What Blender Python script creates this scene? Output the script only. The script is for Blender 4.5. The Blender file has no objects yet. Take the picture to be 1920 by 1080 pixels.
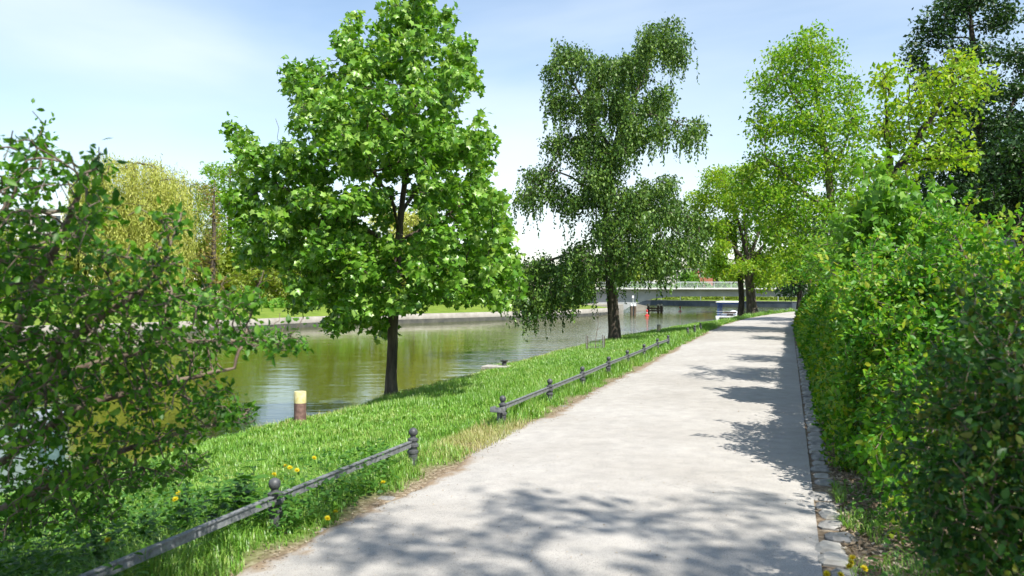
import bpy, math
import numpy as np
from math import sin, cos, tan, radians, pi, sqrt

# ------------------------------------------------------------------ scene, camera, light
scene = bpy.context.scene
COL = scene.collection
CAM_H, FPX, HOR = 1.6, 1493.0, 545.0          # eye height (m), focal length in photo pixels, horizon row

cam = bpy.data.cameras.new('camera')
cam.sensor_width = 36.0
cam.lens = 28.0
cam.clip_start, cam.clip_end = 0.05, 3000
cam.dof.use_dof = True
cam.dof.focus_distance = 15.0
cam.dof.aperture_fstop = 3.2
camo = bpy.data.objects.new('camera', cam)
camo.location = (0, 0, CAM_H)
camo.rotation_euler = (radians(90.0 + 0.19), 0, 0)
COL.objects.link(camo)
scene.camera = camo

SUN_EL, SUN_AZ = radians(53), radians(-52)      # azimuth measured from +X towards +Y
world = bpy.data.worlds.new('World')
scene.world = world
world.use_nodes = True
wn, wl = world.node_tree.nodes, world.node_tree.links
wn.clear()
w_out = wn.new('ShaderNodeOutputWorld')
w_bg = wn.new('ShaderNodeBackground'); w_bg.inputs['Strength'].default_value = 0.105
w_sky = wn.new('ShaderNodeTexSky'); w_sky.sky_type = 'NISHITA'; w_sky.sun_disc = False
w_sky.sun_elevation = SUN_EL; w_sky.sun_rotation = radians(90) - SUN_AZ
w_sky.air_density = 1.2; w_sky.dust_density = 0.1; w_sky.ozone_density = 2.2
# thin high cloud: stretched noise over the sky dome
w_tc = wn.new('ShaderNodeTexCoord')
w_map = wn.new('ShaderNodeMapping'); w_map.inputs['Scale'].default_value = (1.1, 1.6, 4.2)
w_map.inputs['Rotation'].default_value = (0.25, 0.35, 0.5)
w_n1 = wn.new('ShaderNodeTexNoise'); w_n1.inputs['Scale'].default_value = 1.25
w_n1.inputs['Detail'].default_value = 7; w_n1.inputs['Roughness'].default_value = 0.45; w_n1.inputs['Distortion'].default_value = 0.3
w_rmp = wn.new('ShaderNodeMapRange'); w_rmp.inputs['From Min'].default_value = 0.37; w_rmp.inputs['From Max'].default_value = 0.72
w_rmp.inputs['To Max'].default_value = 0.68
w_mix = wn.new('ShaderNodeMixRGB'); w_mix.inputs['Color2'].default_value = (5.8, 6.3, 6.8, 1)
wl.new(w_tc.outputs['Generated'], w_map.inputs['Vector']); wl.new(w_map.outputs[0], w_n1.inputs['Vector'])
wl.new(w_n1.outputs['Fac'], w_rmp.inputs['Value']); wl.new(w_rmp.outputs[0], w_mix.inputs['Fac'])
wl.new(w_sky.outputs[0], w_mix.inputs['Color1']); wl.new(w_mix.outputs[0], w_bg.inputs['Color'])
wl.new(w_bg.outputs[0], w_out.inputs['Surface'])

sun_d = bpy.data.lights.new('sun', 'SUN')
sun_d.energy = 5.0; sun_d.angle = radians(0.53); sun_d.color = (1.0, 0.95, 0.86)
suno = bpy.data.objects.new('sun', sun_d)
suno.rotation_euler = (0, pi/2 - SUN_EL, SUN_AZ)     # lamp's -Z points away from the sun
COL.objects.link(suno)

vs = scene.view_settings
vs.view_transform = 'Standard'; vs.look = 'None'; vs.gamma = 1.0; vs.use_curve_mapping = False
vs.exposure = 0.88
scene.cycles.max_bounces = 8; scene.cycles.transmission_bounces = 6; scene.cycles.diffuse_bounces = 4
scene.cycles.glossy_bounces = 3; scene.cycles.sample_clamp_indirect = 4.0
scene.cycles.use_adaptive_sampling = True; scene.cycles.adaptive_threshold = 0.02

# ------------------------------------------------------------------ layout helpers
TH = math.atan(0.347); CT, ST = cos(TH), sin(TH)      # the path leaves the camera 19 degrees to the right
WATER_Z = -1.4
def su(s, u, z=0.0):                                  # s along the path, u across it (right positive)
    return (u*CT + s*ST, -u*ST + s*CT, z)
def us(x, y): return (x*ST + y*CT, x*CT - y*ST)
def P(px, py, D):                                     # photo pixel at depth D -> a point
    return np.array(((px-960)*D/FPX, D, CAM_H - (py-HOR)*D/FPX))
def G(px, py, z):                                     # photo pixel on the level z -> a point
    D = (CAM_H - z)*FPX/(py-HOR)
    return np.array(((px-960)*D/FPX, D, z))
def bend(s):
    s = np.asarray(s, float)
    return np.where(s > 33, 0.0033*np.maximum(s-33, 0)**2, 0.0)
def pathL(s): return -2.82 + bend(s)
def pathR(s): return 0.18 + bend(s)
def edge(s):                                          # top of the river bank
    s = np.asarray(s, float)
    a = np.clip(s-25, 0, 25)
    return -7.0 + 0.0042*a**2 + 0.21*np.maximum(s-50, 0) + 0.10*np.sin(s*0.9)*np.sin(s*0.37+1)
def gz(s, u):                                         # height of the near bank
    s = np.asarray(s, float); u = np.asarray(u, float)
    d = pathL(s) - u
    w = np.maximum(pathL(s) - edge(s), 0.5)
    t = np.clip(d/w, 0, 1.2)
    z = -0.36*t**1.35 + 0.035*np.exp(-((d-0.45)/0.3)**2)
    z = z + 0.022*np.sin(s*1.7+u*0.8)*np.sin(u*2.1-s*0.5)*np.clip(d/0.6, 0, 1)
    r = u - pathR(s)
    zr = np.where(r > 0.25, 0.03*np.clip((r-0.25)/0.5, 0, 1) + 0.015*np.sin(s*2.3)*np.sin(u*2.9)*np.clip((r-.25), 0, 1), 0.0)
    return np.where(d > 0, z, zr)
def gxy(x, y):
    s, u = us(x, y); return float(gz(s, u))

# ------------------------------------------------------------------ object helpers
def link(o, parent=None):
    COL.objects.link(o)
    if parent is not None: o.parent = parent
    return o
def tag(o, label=None, cat=None, group=None, kind=None):
    if label: o['label'] = label
    if cat: o['category'] = cat
    if group: o['group'] = group
    if kind: o['kind'] = kind
    return o
def empty(name, loc=(0, 0, 0), rz=0):
    o = bpy.data.objects.new(name, None); o.location = loc; o.rotation_euler = (0, 0, rz)
    o.empty_display_size = 0.2
    return link(o)
def mesh_np(name, V, F, mat, parent=None, smooth=False, attr=None, origin=None):
    """V (n,3); F (m,k) or list of such arrays -> one mesh object."""
    V = np.asarray(V, np.float32)
    if origin is not None: V = V - np.asarray(origin, np.float32)
    Fs = [np.asarray(f, np.int32) for f in (F if isinstance(F, list) else [F]) if len(f)]
    me = bpy.data.meshes.new(name)
    me.vertices.add(len(V)); me.vertices.foreach_set('co', V.ravel())
    loops = np.concatenate([f.ravel() for f in Fs]); tot = np.concatenate([np.full(len(f), f.shape[1], np.int32) for f in Fs])
    st = np.concatenate(([0], np.cumsum(tot)[:-1])).astype(np.int32)
    me.loops.add(len(loops)); me.loops.foreach_set('vertex_index', loops)
    me.polygons.add(len(tot)); me.polygons.foreach_set('loop_start', st); me.polygons.foreach_set('loop_total', tot)
    if smooth: me.polygons.foreach_set('use_smooth', np.ones(len(tot), bool))
    me.update(calc_edges=True)
    if attr:
        for k, v in attr.items():
            a = me.attributes.new(k, 'FLOAT', 'POINT'); a.data.foreach_set('value', np.asarray(v, np.float32))
    me.materials.append(mat)
    o = bpy.data.objects.new(name, me)
    return link(o, parent)

class MB:
    """collects simple solids into one mesh"""
    def __init__(s): s.v = []; s.f = []
    def add(s, vs_, fs_):
        n = len(s.v); s.v += [tuple(map(float, p)) for p in vs_]; s.f += [tuple(i+n for i in f) for f in fs_]; return s
    def box(s, c, d, rz=0.0, taper=1.0, bevel=0.0):
        hx, hy, hz = d[0]/2, d[1]/2, d[2]/2
        if bevel > 0:
            b = min(bevel, hx*.9, hy*.9, hz*.9)
            prof = [(-hz, hx-b, hy-b), (-hz+b, hx, hy), (hz-b, hx*taper, hy*taper), (hz, hx*taper-b, hy*taper-b)]
        else:
            prof = [(-hz, hx, hy), (hz, hx*taper, hy*taper)]
        V = []; ca, sa = cos(rz), sin(rz)
        for z, a, b_ in prof:
            for x, y in ((-a, -b_), (a, -b_), (a, b_), (-a, b_)):
                V.append((c[0]+x*ca-y*sa, c[1]+x*sa+y*ca, c[2]+z))
        F = [(3, 2, 1, 0)]
        for k in range(len(prof)-1):
            for i in range(4):
                j = (i+1) % 4; F.append((4*k+i, 4*k+j, 4*k+4+j, 4*k+4+i))
        m = 4*(len(prof)-1); F.append((m, m+1, m+2, m+3))
        return s.add(V, F)
    def lathe(s, c, prof, n=16, sx=1.0, sy=1.0):
        V = []; F = []
        for r, z in prof:
            for i in range(n):
                a = 2*pi*i/n; V.append((c[0]+r*cos(a)*sx, c[1]+r*sin(a)*sy, c[2]+z))
        for k in range(len(prof)-1):
            for i in range(n):
                j = (i+1) % n; F.append((k*n+i, k*n+j, k*n+n+j, k*n+n+i))
        F.append(tuple(range(n-1, -1, -1))); m = n*(len(prof)-1); F.append(tuple(range(m, m+n)))
        return s.add(V, F)
    def tube(s, pts, rad, n=8):
        V, F = tube_np(np.asarray(pts, float), rad if np.ndim(rad) else np.full(len(pts), rad), n)
        m = len(V); k = len(pts)
        s.add(V, [tuple(f) for f in F] + [tuple(range(n-1, -1, -1)), tuple(range(m-n, m))]); return s
    def prism(s, poly, axis, a, b):
        """poly of 2-D points extruded along axis ('x','y','z') from a to b"""
        def pt(p, t):
            return {'x': (t, p[0], p[1]), 'y': (p[0], t, p[1]), 'z': (p[0], p[1], t)}[axis]
        n = len(poly); V = [pt(p, a) for p in poly] + [pt(p, b) for p in poly]
        F = [tuple(range(n)), tuple(range(2*n-1, n-1, -1))] + [(i, n+i, n+(i+1) % n, (i+1) % n) for i in range(n)]
        return s.add(V, F)
    def build(s, name, mat, parent=None, smooth=False, loc=None):
        me = bpy.data.meshes.new(name); me.from_pydata(s.v, [], s.f); me.update()
        import bmesh
        bm = bmesh.new(); bm.from_mesh(me); bmesh.ops.recalc_face_normals(bm, faces=bm.faces); bm.to_mesh(me); bm.free()
        if smooth:
            me.polygons.foreach_set('use_smooth', [True]*len(me.polygons))
            try: me.set_sharp_from_angle(angle=radians(40))
            except Exception: pass
        me.materials.append(mat)
        o = bpy.data.objects.new(name, me)
        if loc is not None: o.location = loc
        return link(o, parent)

def tube_np(pts, rad, n):
    k = len(pts)
    t = np.gradient(pts, axis=0); t /= np.linalg.norm(t, axis=1)[:, None] + 1e-9
    a = np.array((0, 0, 1.0)) if abs(t[0][2]) < 0.9 else np.array((1.0, 0, 0))
    x = np.cross(t[0], a); x /= np.linalg.norm(x)
    ang = np.arange(n)*2*pi/n; ca, sa = np.cos(ang)[:, None], np.sin(ang)[:, None]
    V = np.empty((k, n, 3))
    for i in range(k):
        x = x - t[i]*np.dot(x, t[i]); x /= np.linalg.norm(x) + 1e-9
        y = np.cross(t[i], x)
        V[i] = pts[i] + rad[i]*(ca*x + sa*y)
    i, j = np.meshgrid(np.arange(k-1), np.arange(n), indexing='ij'); j2 = (j+1) % n
    F = np.stack((i*n+j, i*n+j2, (i+1)*n+j2, (i+1)*n+j), -1).reshape(-1, 4)
    return V.reshape(-1, 3), F

# ------------------------------------------------------------------ materials
def new_mat(name):
    m = bpy.data.materials.new(name); m.use_nodes = True
    nt = m.node_tree; nt.nodes.clear()
    out = nt.nodes.new('ShaderNodeOutputMaterial')
    return m, nt.nodes, nt.links, out
def ramp(nodes, stops):
    r = nodes.new('ShaderNodeValToRGB'); e = r.color_ramp.elements
    while len(e) < len(stops): e.new(0.5)
    for i, (p, c) in enumerate(stops): e[i].position = p; e[i].color = (*c, 1)
    return r
def leaf_mat(name, cols, trans=0.42, rough=0.45, tcol=None, spec=0.35, nsc=1.1):
    m, N, L, out = new_mat(name)
    geo = N.new('ShaderNodeNewGeometry')
    k = len(cols); r = ramp(N, [(i/(k-1), c) for i, c in enumerate(cols)])
    tc = N.new('ShaderNodeTexCoord'); nz = N.new('ShaderNodeTexNoise'); nz.inputs['Scale'].default_value = nsc; nz.inputs['Detail'].default_value = 4
    L.new(tc.outputs['Object'], nz.inputs['Vector'])
    a1 = N.new('ShaderNodeMath'); a1.operation = 'MULTIPLY_ADD'; a1.inputs[1].default_value = 1.3; a1.inputs[2].default_value = -0.65
    L.new(nz.outputs['Fac'], a1.inputs[0])
    a2 = N.new('ShaderNodeMath'); a2.operation = 'ADD'; a2.use_clamp = True
    L.new(geo.outputs['Random Per Island'], a2.inputs[0]); L.new(a1.outputs[0], a2.inputs[1]); L.new(a2.outputs[0], r.inputs[0])
    p = N.new('ShaderNodeBsdfPrincipled'); p.inputs['Roughness'].default_value = rough
    p.inputs['Specular IOR Level'].default_value = spec
    L.new(r.outputs[0], p.inputs['Base Color'])
    t = N.new('ShaderNodeBsdfTranslucent')
    mul = N.new('ShaderNodeMixRGB'); mul.blend_type = 'MULTIPLY'; mul.inputs['Fac'].default_value = 1.0
    mul.inputs['Color2'].default_value = (*(tcol or (1.55, 1.5, 0.55)), 1)
    L.new(r.outputs[0], mul.inputs['Color1']); L.new(mul.outputs[0], t.inputs['Color'])
    mx = N.new('ShaderNodeMixShader'); mx.inputs[0].default_value = trans
    L.new(p.outputs[0], mx.inputs[1]); L.new(t.outputs[0], mx.inputs[2]); L.new(mx.outputs[0], out.inputs['Surface'])
    return m
def solid_mat(name, c1, c2, scale=6.0, rough=0.8, bump=0.3, dist=0.01, metallic=0.0, stretch=(1, 1, 1), detail=6, lo=0.35, hi=0.65, spec=0.4, c3=None, coord='Object'):
    m, N, L, out = new_mat(name)
    tc = N.new('ShaderNodeTexCoord'); mp = N.new('ShaderNodeMapping'); mp.inputs['Scale'].default_value = stretch
    L.new(tc.outputs[coord], mp.inputs['Vector'])
    n = N.new('ShaderNodeTexNoise'); n.inputs['Scale'].default_value = scale; n.inputs['Detail'].default_value = detail
    n.inputs['Roughness'].default_value = 0.62
    L.new(mp.outputs[0], n.inputs['Vector'])
    st = [(lo, c1), (hi, c2)] + ([(min(hi+0.15, 1), c3)] if c3 else [])
    r = ramp(N, st); L.new(n.outputs['Fac'], r.inputs[0])
    p = N.new('ShaderNodeBsdfPrincipled'); p.inputs['Roughness'].default_value = rough; p.inputs['Metallic'].default_value = metallic
    p.inputs['Specular IOR Level'].default_value = spec
    L.new(r.outputs[0], p.inputs['Base Color'])
    if bump:
        b = N.new('ShaderNodeBump'); b.inputs['Strength'].default_value = bump; b.inputs['Distance'].default_value = dist
        L.new(n.outputs['Fac'], b.inputs['Height']); L.new(b.outputs[0], p.inputs['Normal'])
    L.new(p.outputs[0], out.inputs['Surface'])
    return m

M = {}
M['maple_leaf'] = leaf_mat('maple_leaf', [(.06, .165, .013), (.098, .245, .018), (.155, .32, .032), (.28, .43, .09)], 0.35, rough=.36, spec=.5)
M['weeping_leaf'] = leaf_mat('weeping_leaf', [(.03, .08, .014), (.055, .125, .019), (.09, .175, .026), (.15, .25, .04)], 0.25)
M['yellow_leaf'] = leaf_mat('yellow_leaf', [(.09, .23, .015), (.135, .30, .018), (.19, .345, .024), (.26, .37, .03)], 0.45)
M['golden_leaf'] = leaf_mat('golden_leaf', [(.12, .26, .016), (.175, .33, .02), (.23, .36, .025), (.29, .37, .03)], 0.45)
M['dark_leaf'] = leaf_mat('dark_leaf', [(.015, .045, .012), (.022, .06, .015), (.032, .085, .018), (.05, .12, .022)], 0.2)  # tone lowered; the shade on the right-hand crowns is put into it
M['fresh_leaf'] = leaf_mat('fresh_leaf', [(.07, .19, .022), (.11, .26, .026), (.15, .32, .036), (.20, .36, .05)], 0.42)
M['willow_leaf'] = leaf_mat('willow_leaf', [(.34, .38, .08), (.43, .46, .11), (.48, .49, .13), (.36, .44, .08)], 0.42, tcol=(1.2, 1.15, .6))
M['olive_leaf'] = leaf_mat('olive_leaf', [(.13, .20, .022), (.19, .26, .028), (.25, .29, .04), (.18, .28, .025)], 0.4)
M['brown_leaf'] = leaf_mat('brown_leaf', [(.20, .18, .05), (.26, .22, .06), (.31, .25, .08)], 0.4)
M['bush_leaf'] = leaf_mat('bush_leaf', [(.025, .095, .008), (.045, .15, .010), (.08, .215, .014), (.14, .29, .02)], 0.42)
M['hedge_leaf'] = leaf_mat('hedge_leaf', [(.032, .12, .010), (.052, .18, .012), (.085, .24, .016), (.14, .29, .02), (.25, .31, .025)], 0.38)
M['shrub_leaf'] = leaf_mat('shrub_leaf', [(.042, .16, .014), (.07, .23, .018), (.115, .30, .022), (.18, .35, .03), (.29, .34, .03)], 0.42)
M['near_leaf'] = leaf_mat('near_leaf', [(.014, .06, .010), (.022, .085, .012), (.035, .12, .014), (.055, .15, .016), (.12, .14, .02)], 0.3, nsc=3)
M['grass'] = leaf_mat('grass', [(.085, .22, .02), (.125, .29, .026), (.165, .34, .036), (.21, .38, .055), (.30, .39, .10)], 0.32, rough=0.40, tcol=(1.35, 1.35, .6), nsc=.9, spec=.55)
M['dry_grass'] = leaf_mat('dry_grass', [(.33, .32, .12), (.40, .37, .18), (.24, .30, .07)], 0.3)
M['weed_leaf'] = leaf_mat('weed_leaf', [(.03, .10, .012), (.05, .145, .018), (.085, .20, .03)], 0.34)
M['litter'] = leaf_mat('litter', [(.10, .07, .045), (.19, .14, .09), (.30, .24, .17), (.42, .36, .28)], 0.1, rough=0.7)
M['petal'] = leaf_mat('petal', [(.60, .47, .012), (.66, .54, .014), (.66, .56, .02)], 0.25, tcol=(1, 1, .6))
M['bark'] = solid_mat('bark', (.035, .027, .02), (.12, .098, .075), 9, 0.9, 0.9, 0.03, stretch=(1, 1, 0.22))
M['bark_dark'] = solid_mat('bark_dark', (.022, .018, .014), (.075, .062, .05), 8, 0.92, 0.9, 0.03, stretch=(1, 1, 0.22))
M['bark_plane'] = solid_mat('bark_plane', (.08, .065, .045), (.22, .19, .14), 5, 0.85, 0.5, 0.02, stretch=(1, 1, 0.4))
M['twig'] = solid_mat('twig', (.07, .05, .035), (.20, .16, .12), 12, 0.85, 0.3, 0.003)
M['stem_green'] = solid_mat('stem_green', (.10, .20, .04), (.15, .26, .06), 20, 0.6, 0.0)
M['iron_post'] = solid_mat('iron_post', (.035, .038, .042), (.09, .095, .10), 26, 0.5, 0.25, 0.002, c3=(.22, .22, .22))
M['iron'] = solid_mat('iron', (.10, .107, .115), (.20, .21, .22), 22, 0.55, 0.25, 0.002, metallic=0.0, lo=.4, hi=.62, c3=(.16, .13, .11))
M['teal_steel'] = solid_mat('teal_steel', (.045, .085, .09), (.10, .16, .165), 9, 0.5, 0.2, 0.003)
M['pale_cap'] = solid_mat('pale_cap', (.16, .19, .22), (.26, .29, .32), 9, 0.5, 0.2, 0.003)
M['rust'] = solid_mat('rust', (.09, .05, .045), (.22, .13, .11), 16, 0.75, 0.4, 0.003, c3=(.32, .24, .22))
M['yellow_paint'] = solid_mat('yellow_paint', (.48, .40, .13), (.56, .51, .33), 14, 0.5, 0.15, 0.002)
M['beige_post'] = solid_mat('beige_post', (.34, .30, .2), (.48, .43, .3), 12, 0.8, 0.3, 0.003)
M['stone'] = solid_mat('stone', (.15, .147, .14), (.30, .29, .275), 14, 0.85, 0.6, 0.006, coord='Object')
M['pale_stone'] = solid_mat('pale_stone', (.25, .24, .22), (.38, .365, .335), 9, 0.85, 0.5, 0.006)
M['concrete'] = solid_mat('concrete', (0.274, 0.290, 0.298), (0.365, 0.381, 0.389), 0.8, 0.8, 0.15, 0.01)
M['coping'] = solid_mat('coping', (0.496, 0.504, 0.496), (0.600, 0.600, 0.584), 2, 0.7, 0.1, 0.005)
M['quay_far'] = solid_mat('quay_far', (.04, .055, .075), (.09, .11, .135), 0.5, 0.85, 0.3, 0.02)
M['quay_stone'] = solid_mat('quay_stone', (0.216, 0.199, 0.173), (0.313, 0.297, 0.264), 1.1, 0.85, 0.3, 0.02)
M['wet_stone'] = solid_mat('wet_stone', (.02, .022, .018), (.06, .06, .045), 1.5, 0.6, 0.3, 0.02)
M['sheet_pile'] = solid_mat('sheet_pile', (.05, .04, .03), (.14, .11, .08), 3, 0.75, 0.4, 0.01)
M['timber'] = solid_mat('timber', (.05, .035, .025), (.15, .11, .08), 8, 0.85, 0.5, 0.01, stretch=(1, 1, .2))
M['white_paint'] = solid_mat('white_paint', (.72, .73, .74), (.82, .82, .82), 4, 0.45, 0.05, 0.002)
M['blue_paint'] = solid_mat('blue_paint', (.02, .06, .26), (.035, .09, .34), 4, 0.4, 0.05, 0.002)
M['red_paint'] = solid_mat('red_paint', (.55, .03, .04), (.70, .06, .06), 6, 0.45, 0.05, 0.002)
M['dark_metal'] = solid_mat('dark_metal', (.02, .02, .022), (.05, .05, .055), 10, 0.5, 0.1, 0.002)
M['dark_wire'] = solid_mat('dark_wire', (.16, .17, .17), (.26, .27, .27), 20, 0.5, 0.1, 0.001)
M['galv'] = solid_mat('galv', (.42, .44, .45), (.58, .60, .61), 20, 0.45, 0.1, 0.001, metallic=0.3)
M['plaster'] = solid_mat('plaster', (0.435, 0.420, 0.390), (0.525, 0.510, 0.480), 0.7, 0.85, 0.1, 0.005)
M['plaster_grey'] = solid_mat('plaster_grey', (.22, .23, .25), (.30, .31, .33), 0.9, 0.85, 0.1, 0.005)
M['brick_red'] = solid_mat('brick_red', (.27, .09, .06), (.34, .13, .09), 1.5, 0.85, 0.2, 0.01)
M['roof'] = solid_mat('roof', (.16, .15, .15), (.24, .22, .21), 2, 0.85, 0.2, 0.01)
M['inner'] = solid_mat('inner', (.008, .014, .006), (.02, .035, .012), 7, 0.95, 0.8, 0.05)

def glass_mat():
    m, N, L, out = new_mat('window_glass')
    p = N.new('ShaderNodeBsdfPrincipled'); p.inputs['Base Color'].default_value = (.03, .04, .05, 1)
    p.inputs['Roughness'].default_value = 0.05; p.inputs['Specular IOR Level'].default_value = 0.8
    L.new(p.outputs[0], out.inputs['Surface']); return m
M['glass'] = glass_mat()

def water_mat():
    m, N, L, out = new_mat('river_water')
    tc = N.new('ShaderNodeTexCoord')
    def wave(scale, stretch, rot, detail):
        mp = N.new('ShaderNodeMapping'); mp.inputs['Scale'].default_value = stretch; mp.inputs['Rotation'].default_value = (0, 0, rot)
        n = N.new('ShaderNodeTexNoise'); n.inputs['Scale'].default_value = scale; n.inputs['Detail'].default_value = detail
        n.inputs['Roughness'].default_value = 0.5
        L.new(tc.outputs['Object'], mp.inputs['Vector']); L.new(mp.outputs[0], n.inputs['Vector']); return n
    a = wave(0.9, (0.45, 1.3, 1), 0.10, 3); b = wave(3.2, (0.5, 1.3, 1), -0.2, 3); c = wave(0.12, (0.5, 1, 1), 0.4, 2)
    ad = N.new('ShaderNodeMath'); ad.operation = 'MULTIPLY_ADD'; ad.inputs[1].default_value = 0.30
    L.new(b.outputs['Fac'], ad.inputs[0]); L.new(a.outputs['Fac'], ad.inputs[2])
    # calmer and rougher patches
    mr = N.new('ShaderNodeMapRange'); mr.inputs['From Min'].default_value = 0.35; mr.inputs['From Max'].default_value = 0.65
    mr.inputs['To Min'].default_value = 0.12; mr.inputs['To Max'].default_value = 0.36
    L.new(c.outputs['Fac'], mr.inputs['Value'])
    bp = N.new('ShaderNodeBump'); bp.inputs['Distance'].default_value = 0.075
    sx = N.new('ShaderNodeSeparateXYZ'); L.new(tc.outputs['Object'], sx.inputs[0])
    wr = N.new('ShaderNodeMapRange'); wr.inputs['From Min'].default_value = -3.0; wr.inputs['From Max'].default_value = 9.0
    wr.inputs['To Min'].default_value = 0.9; wr.inputs['To Max'].default_value = 7.0
    L.new(sx.outputs['X'], wr.inputs['Value'])
    ml = N.new('ShaderNodeMath'); ml.operation = 'MULTIPLY'; ml.use_clamp = True; L.new(mr.outputs[0], ml.inputs[0]); L.new(wr.outputs[0], ml.inputs[1])
    L.new(ml.outputs[0], bp.inputs['Strength']); L.new(ad.outputs[0], bp.inputs['Height'])
    p = N.new('ShaderNodeBsdfPrincipled'); p.inputs['Base Color'].default_value = (.062, .075, .006, 1)
    p.inputs['Roughness'].default_value = 0.06; p.inputs['IOR'].default_value = 1.33
    L.new(bp.outputs[0], p.inputs['Normal']); L.new(p.outputs[0], out.inputs['Surface'])
    return m
M['water'] = water_mat()

def path_mat():
    m, N, L, out = new_mat('path_gravel')
    tc = N.new('ShaderNodeTexCoord')
    def noise(sc, det, ro=0.6):
        n = N.new('ShaderNodeTexNoise'); n.inputs['Scale'].default_value = sc; n.inputs['Detail'].default_value = det
        n.inputs['Roughness'].default_value = ro; L.new(tc.outputs['Object'], n.inputs['Vector']); return n
    big = noise(0.55, 5); mid = noise(5, 6); fine = noise(140, 3, 0.7)
    r1 = ramp(N, [(.3, (.335, .318, .295)), (.7, (.42, .405, .385))]); L.new(big.outputs['Fac'], r1.inputs[0])
    r2 = ramp(N, [(.3, (.85, .85, .85)), (.7, (1.06, 1.05, 1.04))]); L.new(mid.outputs['Fac'], r2.inputs[0])
    r3 = ramp(N, [(.30, (.38, .38, .40)), (.44, (.94, .94, .94)), (.62, (1.05, 1.05, 1.04)), (.78, (1.3, 1.29, 1.26))]); L.new(fine.outputs['Fac'], r3.inputs[0])
    def mul(a, b):
        x = N.new('ShaderNodeMixRGB'); x.blend_type = 'MULTIPLY'; x.inputs[0].default_value = 1
        L.new(a, x.inputs[1]); L.new(b, x.inputs[2]); return x.outputs[0]
    colr = mul(mul(r1.outputs[0], r2.outputs[0]), r3.outputs[0])
    # brown soil worked into the left margin
    at = N.new('ShaderNodeAttribute'); at.attribute_name = 'soil'
    ms = N.new('ShaderNodeMath'); ms.operation = 'MULTIPLY_ADD'; ms.inputs[1].default_value = 1.6
    sub = N.new('ShaderNodeMath'); sub.operation = 'SUBTRACT'; sub.inputs[1].default_value = 0.5
    L.new(mid.outputs['Fac'], sub.inputs[0]); L.new(sub.outputs[0], ms.inputs[0]); L.new(at.outputs['Fac'], ms.inputs[2])
    cl = N.new('ShaderNodeMapRange'); cl.inputs['From Min'].default_value = .55; cl.inputs['From Max'].default_value = .9
    L.new(ms.outputs[0], cl.inputs['Value'])
    mx = N.new('ShaderNodeMixRGB'); mx.inputs[2].default_value = (.23, .175, .12, 1)
    L.new(cl.outputs[0], mx.inputs[0]); L.new(colr, mx.inputs[1])
    p = N.new('ShaderNodeBsdfPrincipled'); p.inputs['Roughness'].default_value = 0.92; p.inputs['Specular IOR Level'].default_value = 0.15
    L.new(mx.outputs[0], p.inputs['Base Color'])
    b1 = N.new('ShaderNodeBump'); b1.inputs['Strength'].default_value = 0.55; b1.inputs['Distance'].default_value = 0.006
    L.new(fine.outputs['Fac'], b1.inputs['Height'])
    b2 = N.new('ShaderNodeBump'); b2.inputs['Strength'].default_value = 0.35; b2.inputs['Distance'].default_value = 0.03
    L.new(mid.outputs['Fac'], b2.inputs['Height']); L.new(b1.outputs[0], b2.inputs['Normal'])
    L.new(b2.outputs[0], p.inputs['Normal']); L.new(p.outputs[0], out.inputs['Surface'])
    return m
M['path'] = path_mat()

def ground_mat(name, g1, g2, soil=True):
    m, N, L, out = new_mat(name)
    tc = N.new('ShaderNodeTexCoord')
    n1 = N.new('ShaderNodeTexNoise'); n1.inputs['Scale'].default_value = 1.2; n1.inputs['Detail'].default_value = 7; L.new(tc.outputs['Object'], n1.inputs['Vector'])
    n2 = N.new('ShaderNodeTexNoise'); n2.inputs['Scale'].default_value = 24; n2.inputs['Detail'].default_value = 5; L.new(tc.outputs['Object'], n2.inputs['Vector'])
    r = ramp(N, [(.35, g1), (.65, g2)]); L.new(n1.outputs['Fac'], r.inputs[0])
    rs = ramp(N, [(.3, (.10, .075, .05)), (.5, (.19, .145, .10)), (.72, (.33, .28, .21))]); L.new(n2.outputs['Fac'], rs.inputs[0])
    mx = N.new('ShaderNodeMixRGB'); L.new(r.outputs[0], mx.inputs[1]); L.new(rs.outputs[0], mx.inputs[2])
    if soil:
        at = N.new('ShaderNodeAttribute'); at.attribute_name = 'soil'; L.new(at.outputs['Fac'], mx.inputs[0])
    else: mx.inputs[0].default_value = 0.0
    p = N.new('ShaderNodeBsdfPrincipled'); p.inputs['Roughness'].default_value = 0.95; p.inputs['Specular IOR Level'].default_value = 0.1
    L.new(mx.outputs[0], p.inputs['Base Color'])
    b = N.new('ShaderNodeBump'); b.inputs['Strength'].default_value = 0.6; b.inputs['Distance'].default_value = 0.02
    L.new(n2.outputs['Fac'], b.inputs['Height']); L.new(b.outputs[0], p.inputs['Normal']); L.new(p.outputs[0], out.inputs['Surface'])
    return m
M['ground'] = ground_mat('bank_ground', (.07, .13, .02), (.12, .19, .035))
M['lawn'] = ground_mat('far_lawn', (.10, .16, .022), (.16, .22, .035), soil=False)

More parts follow.
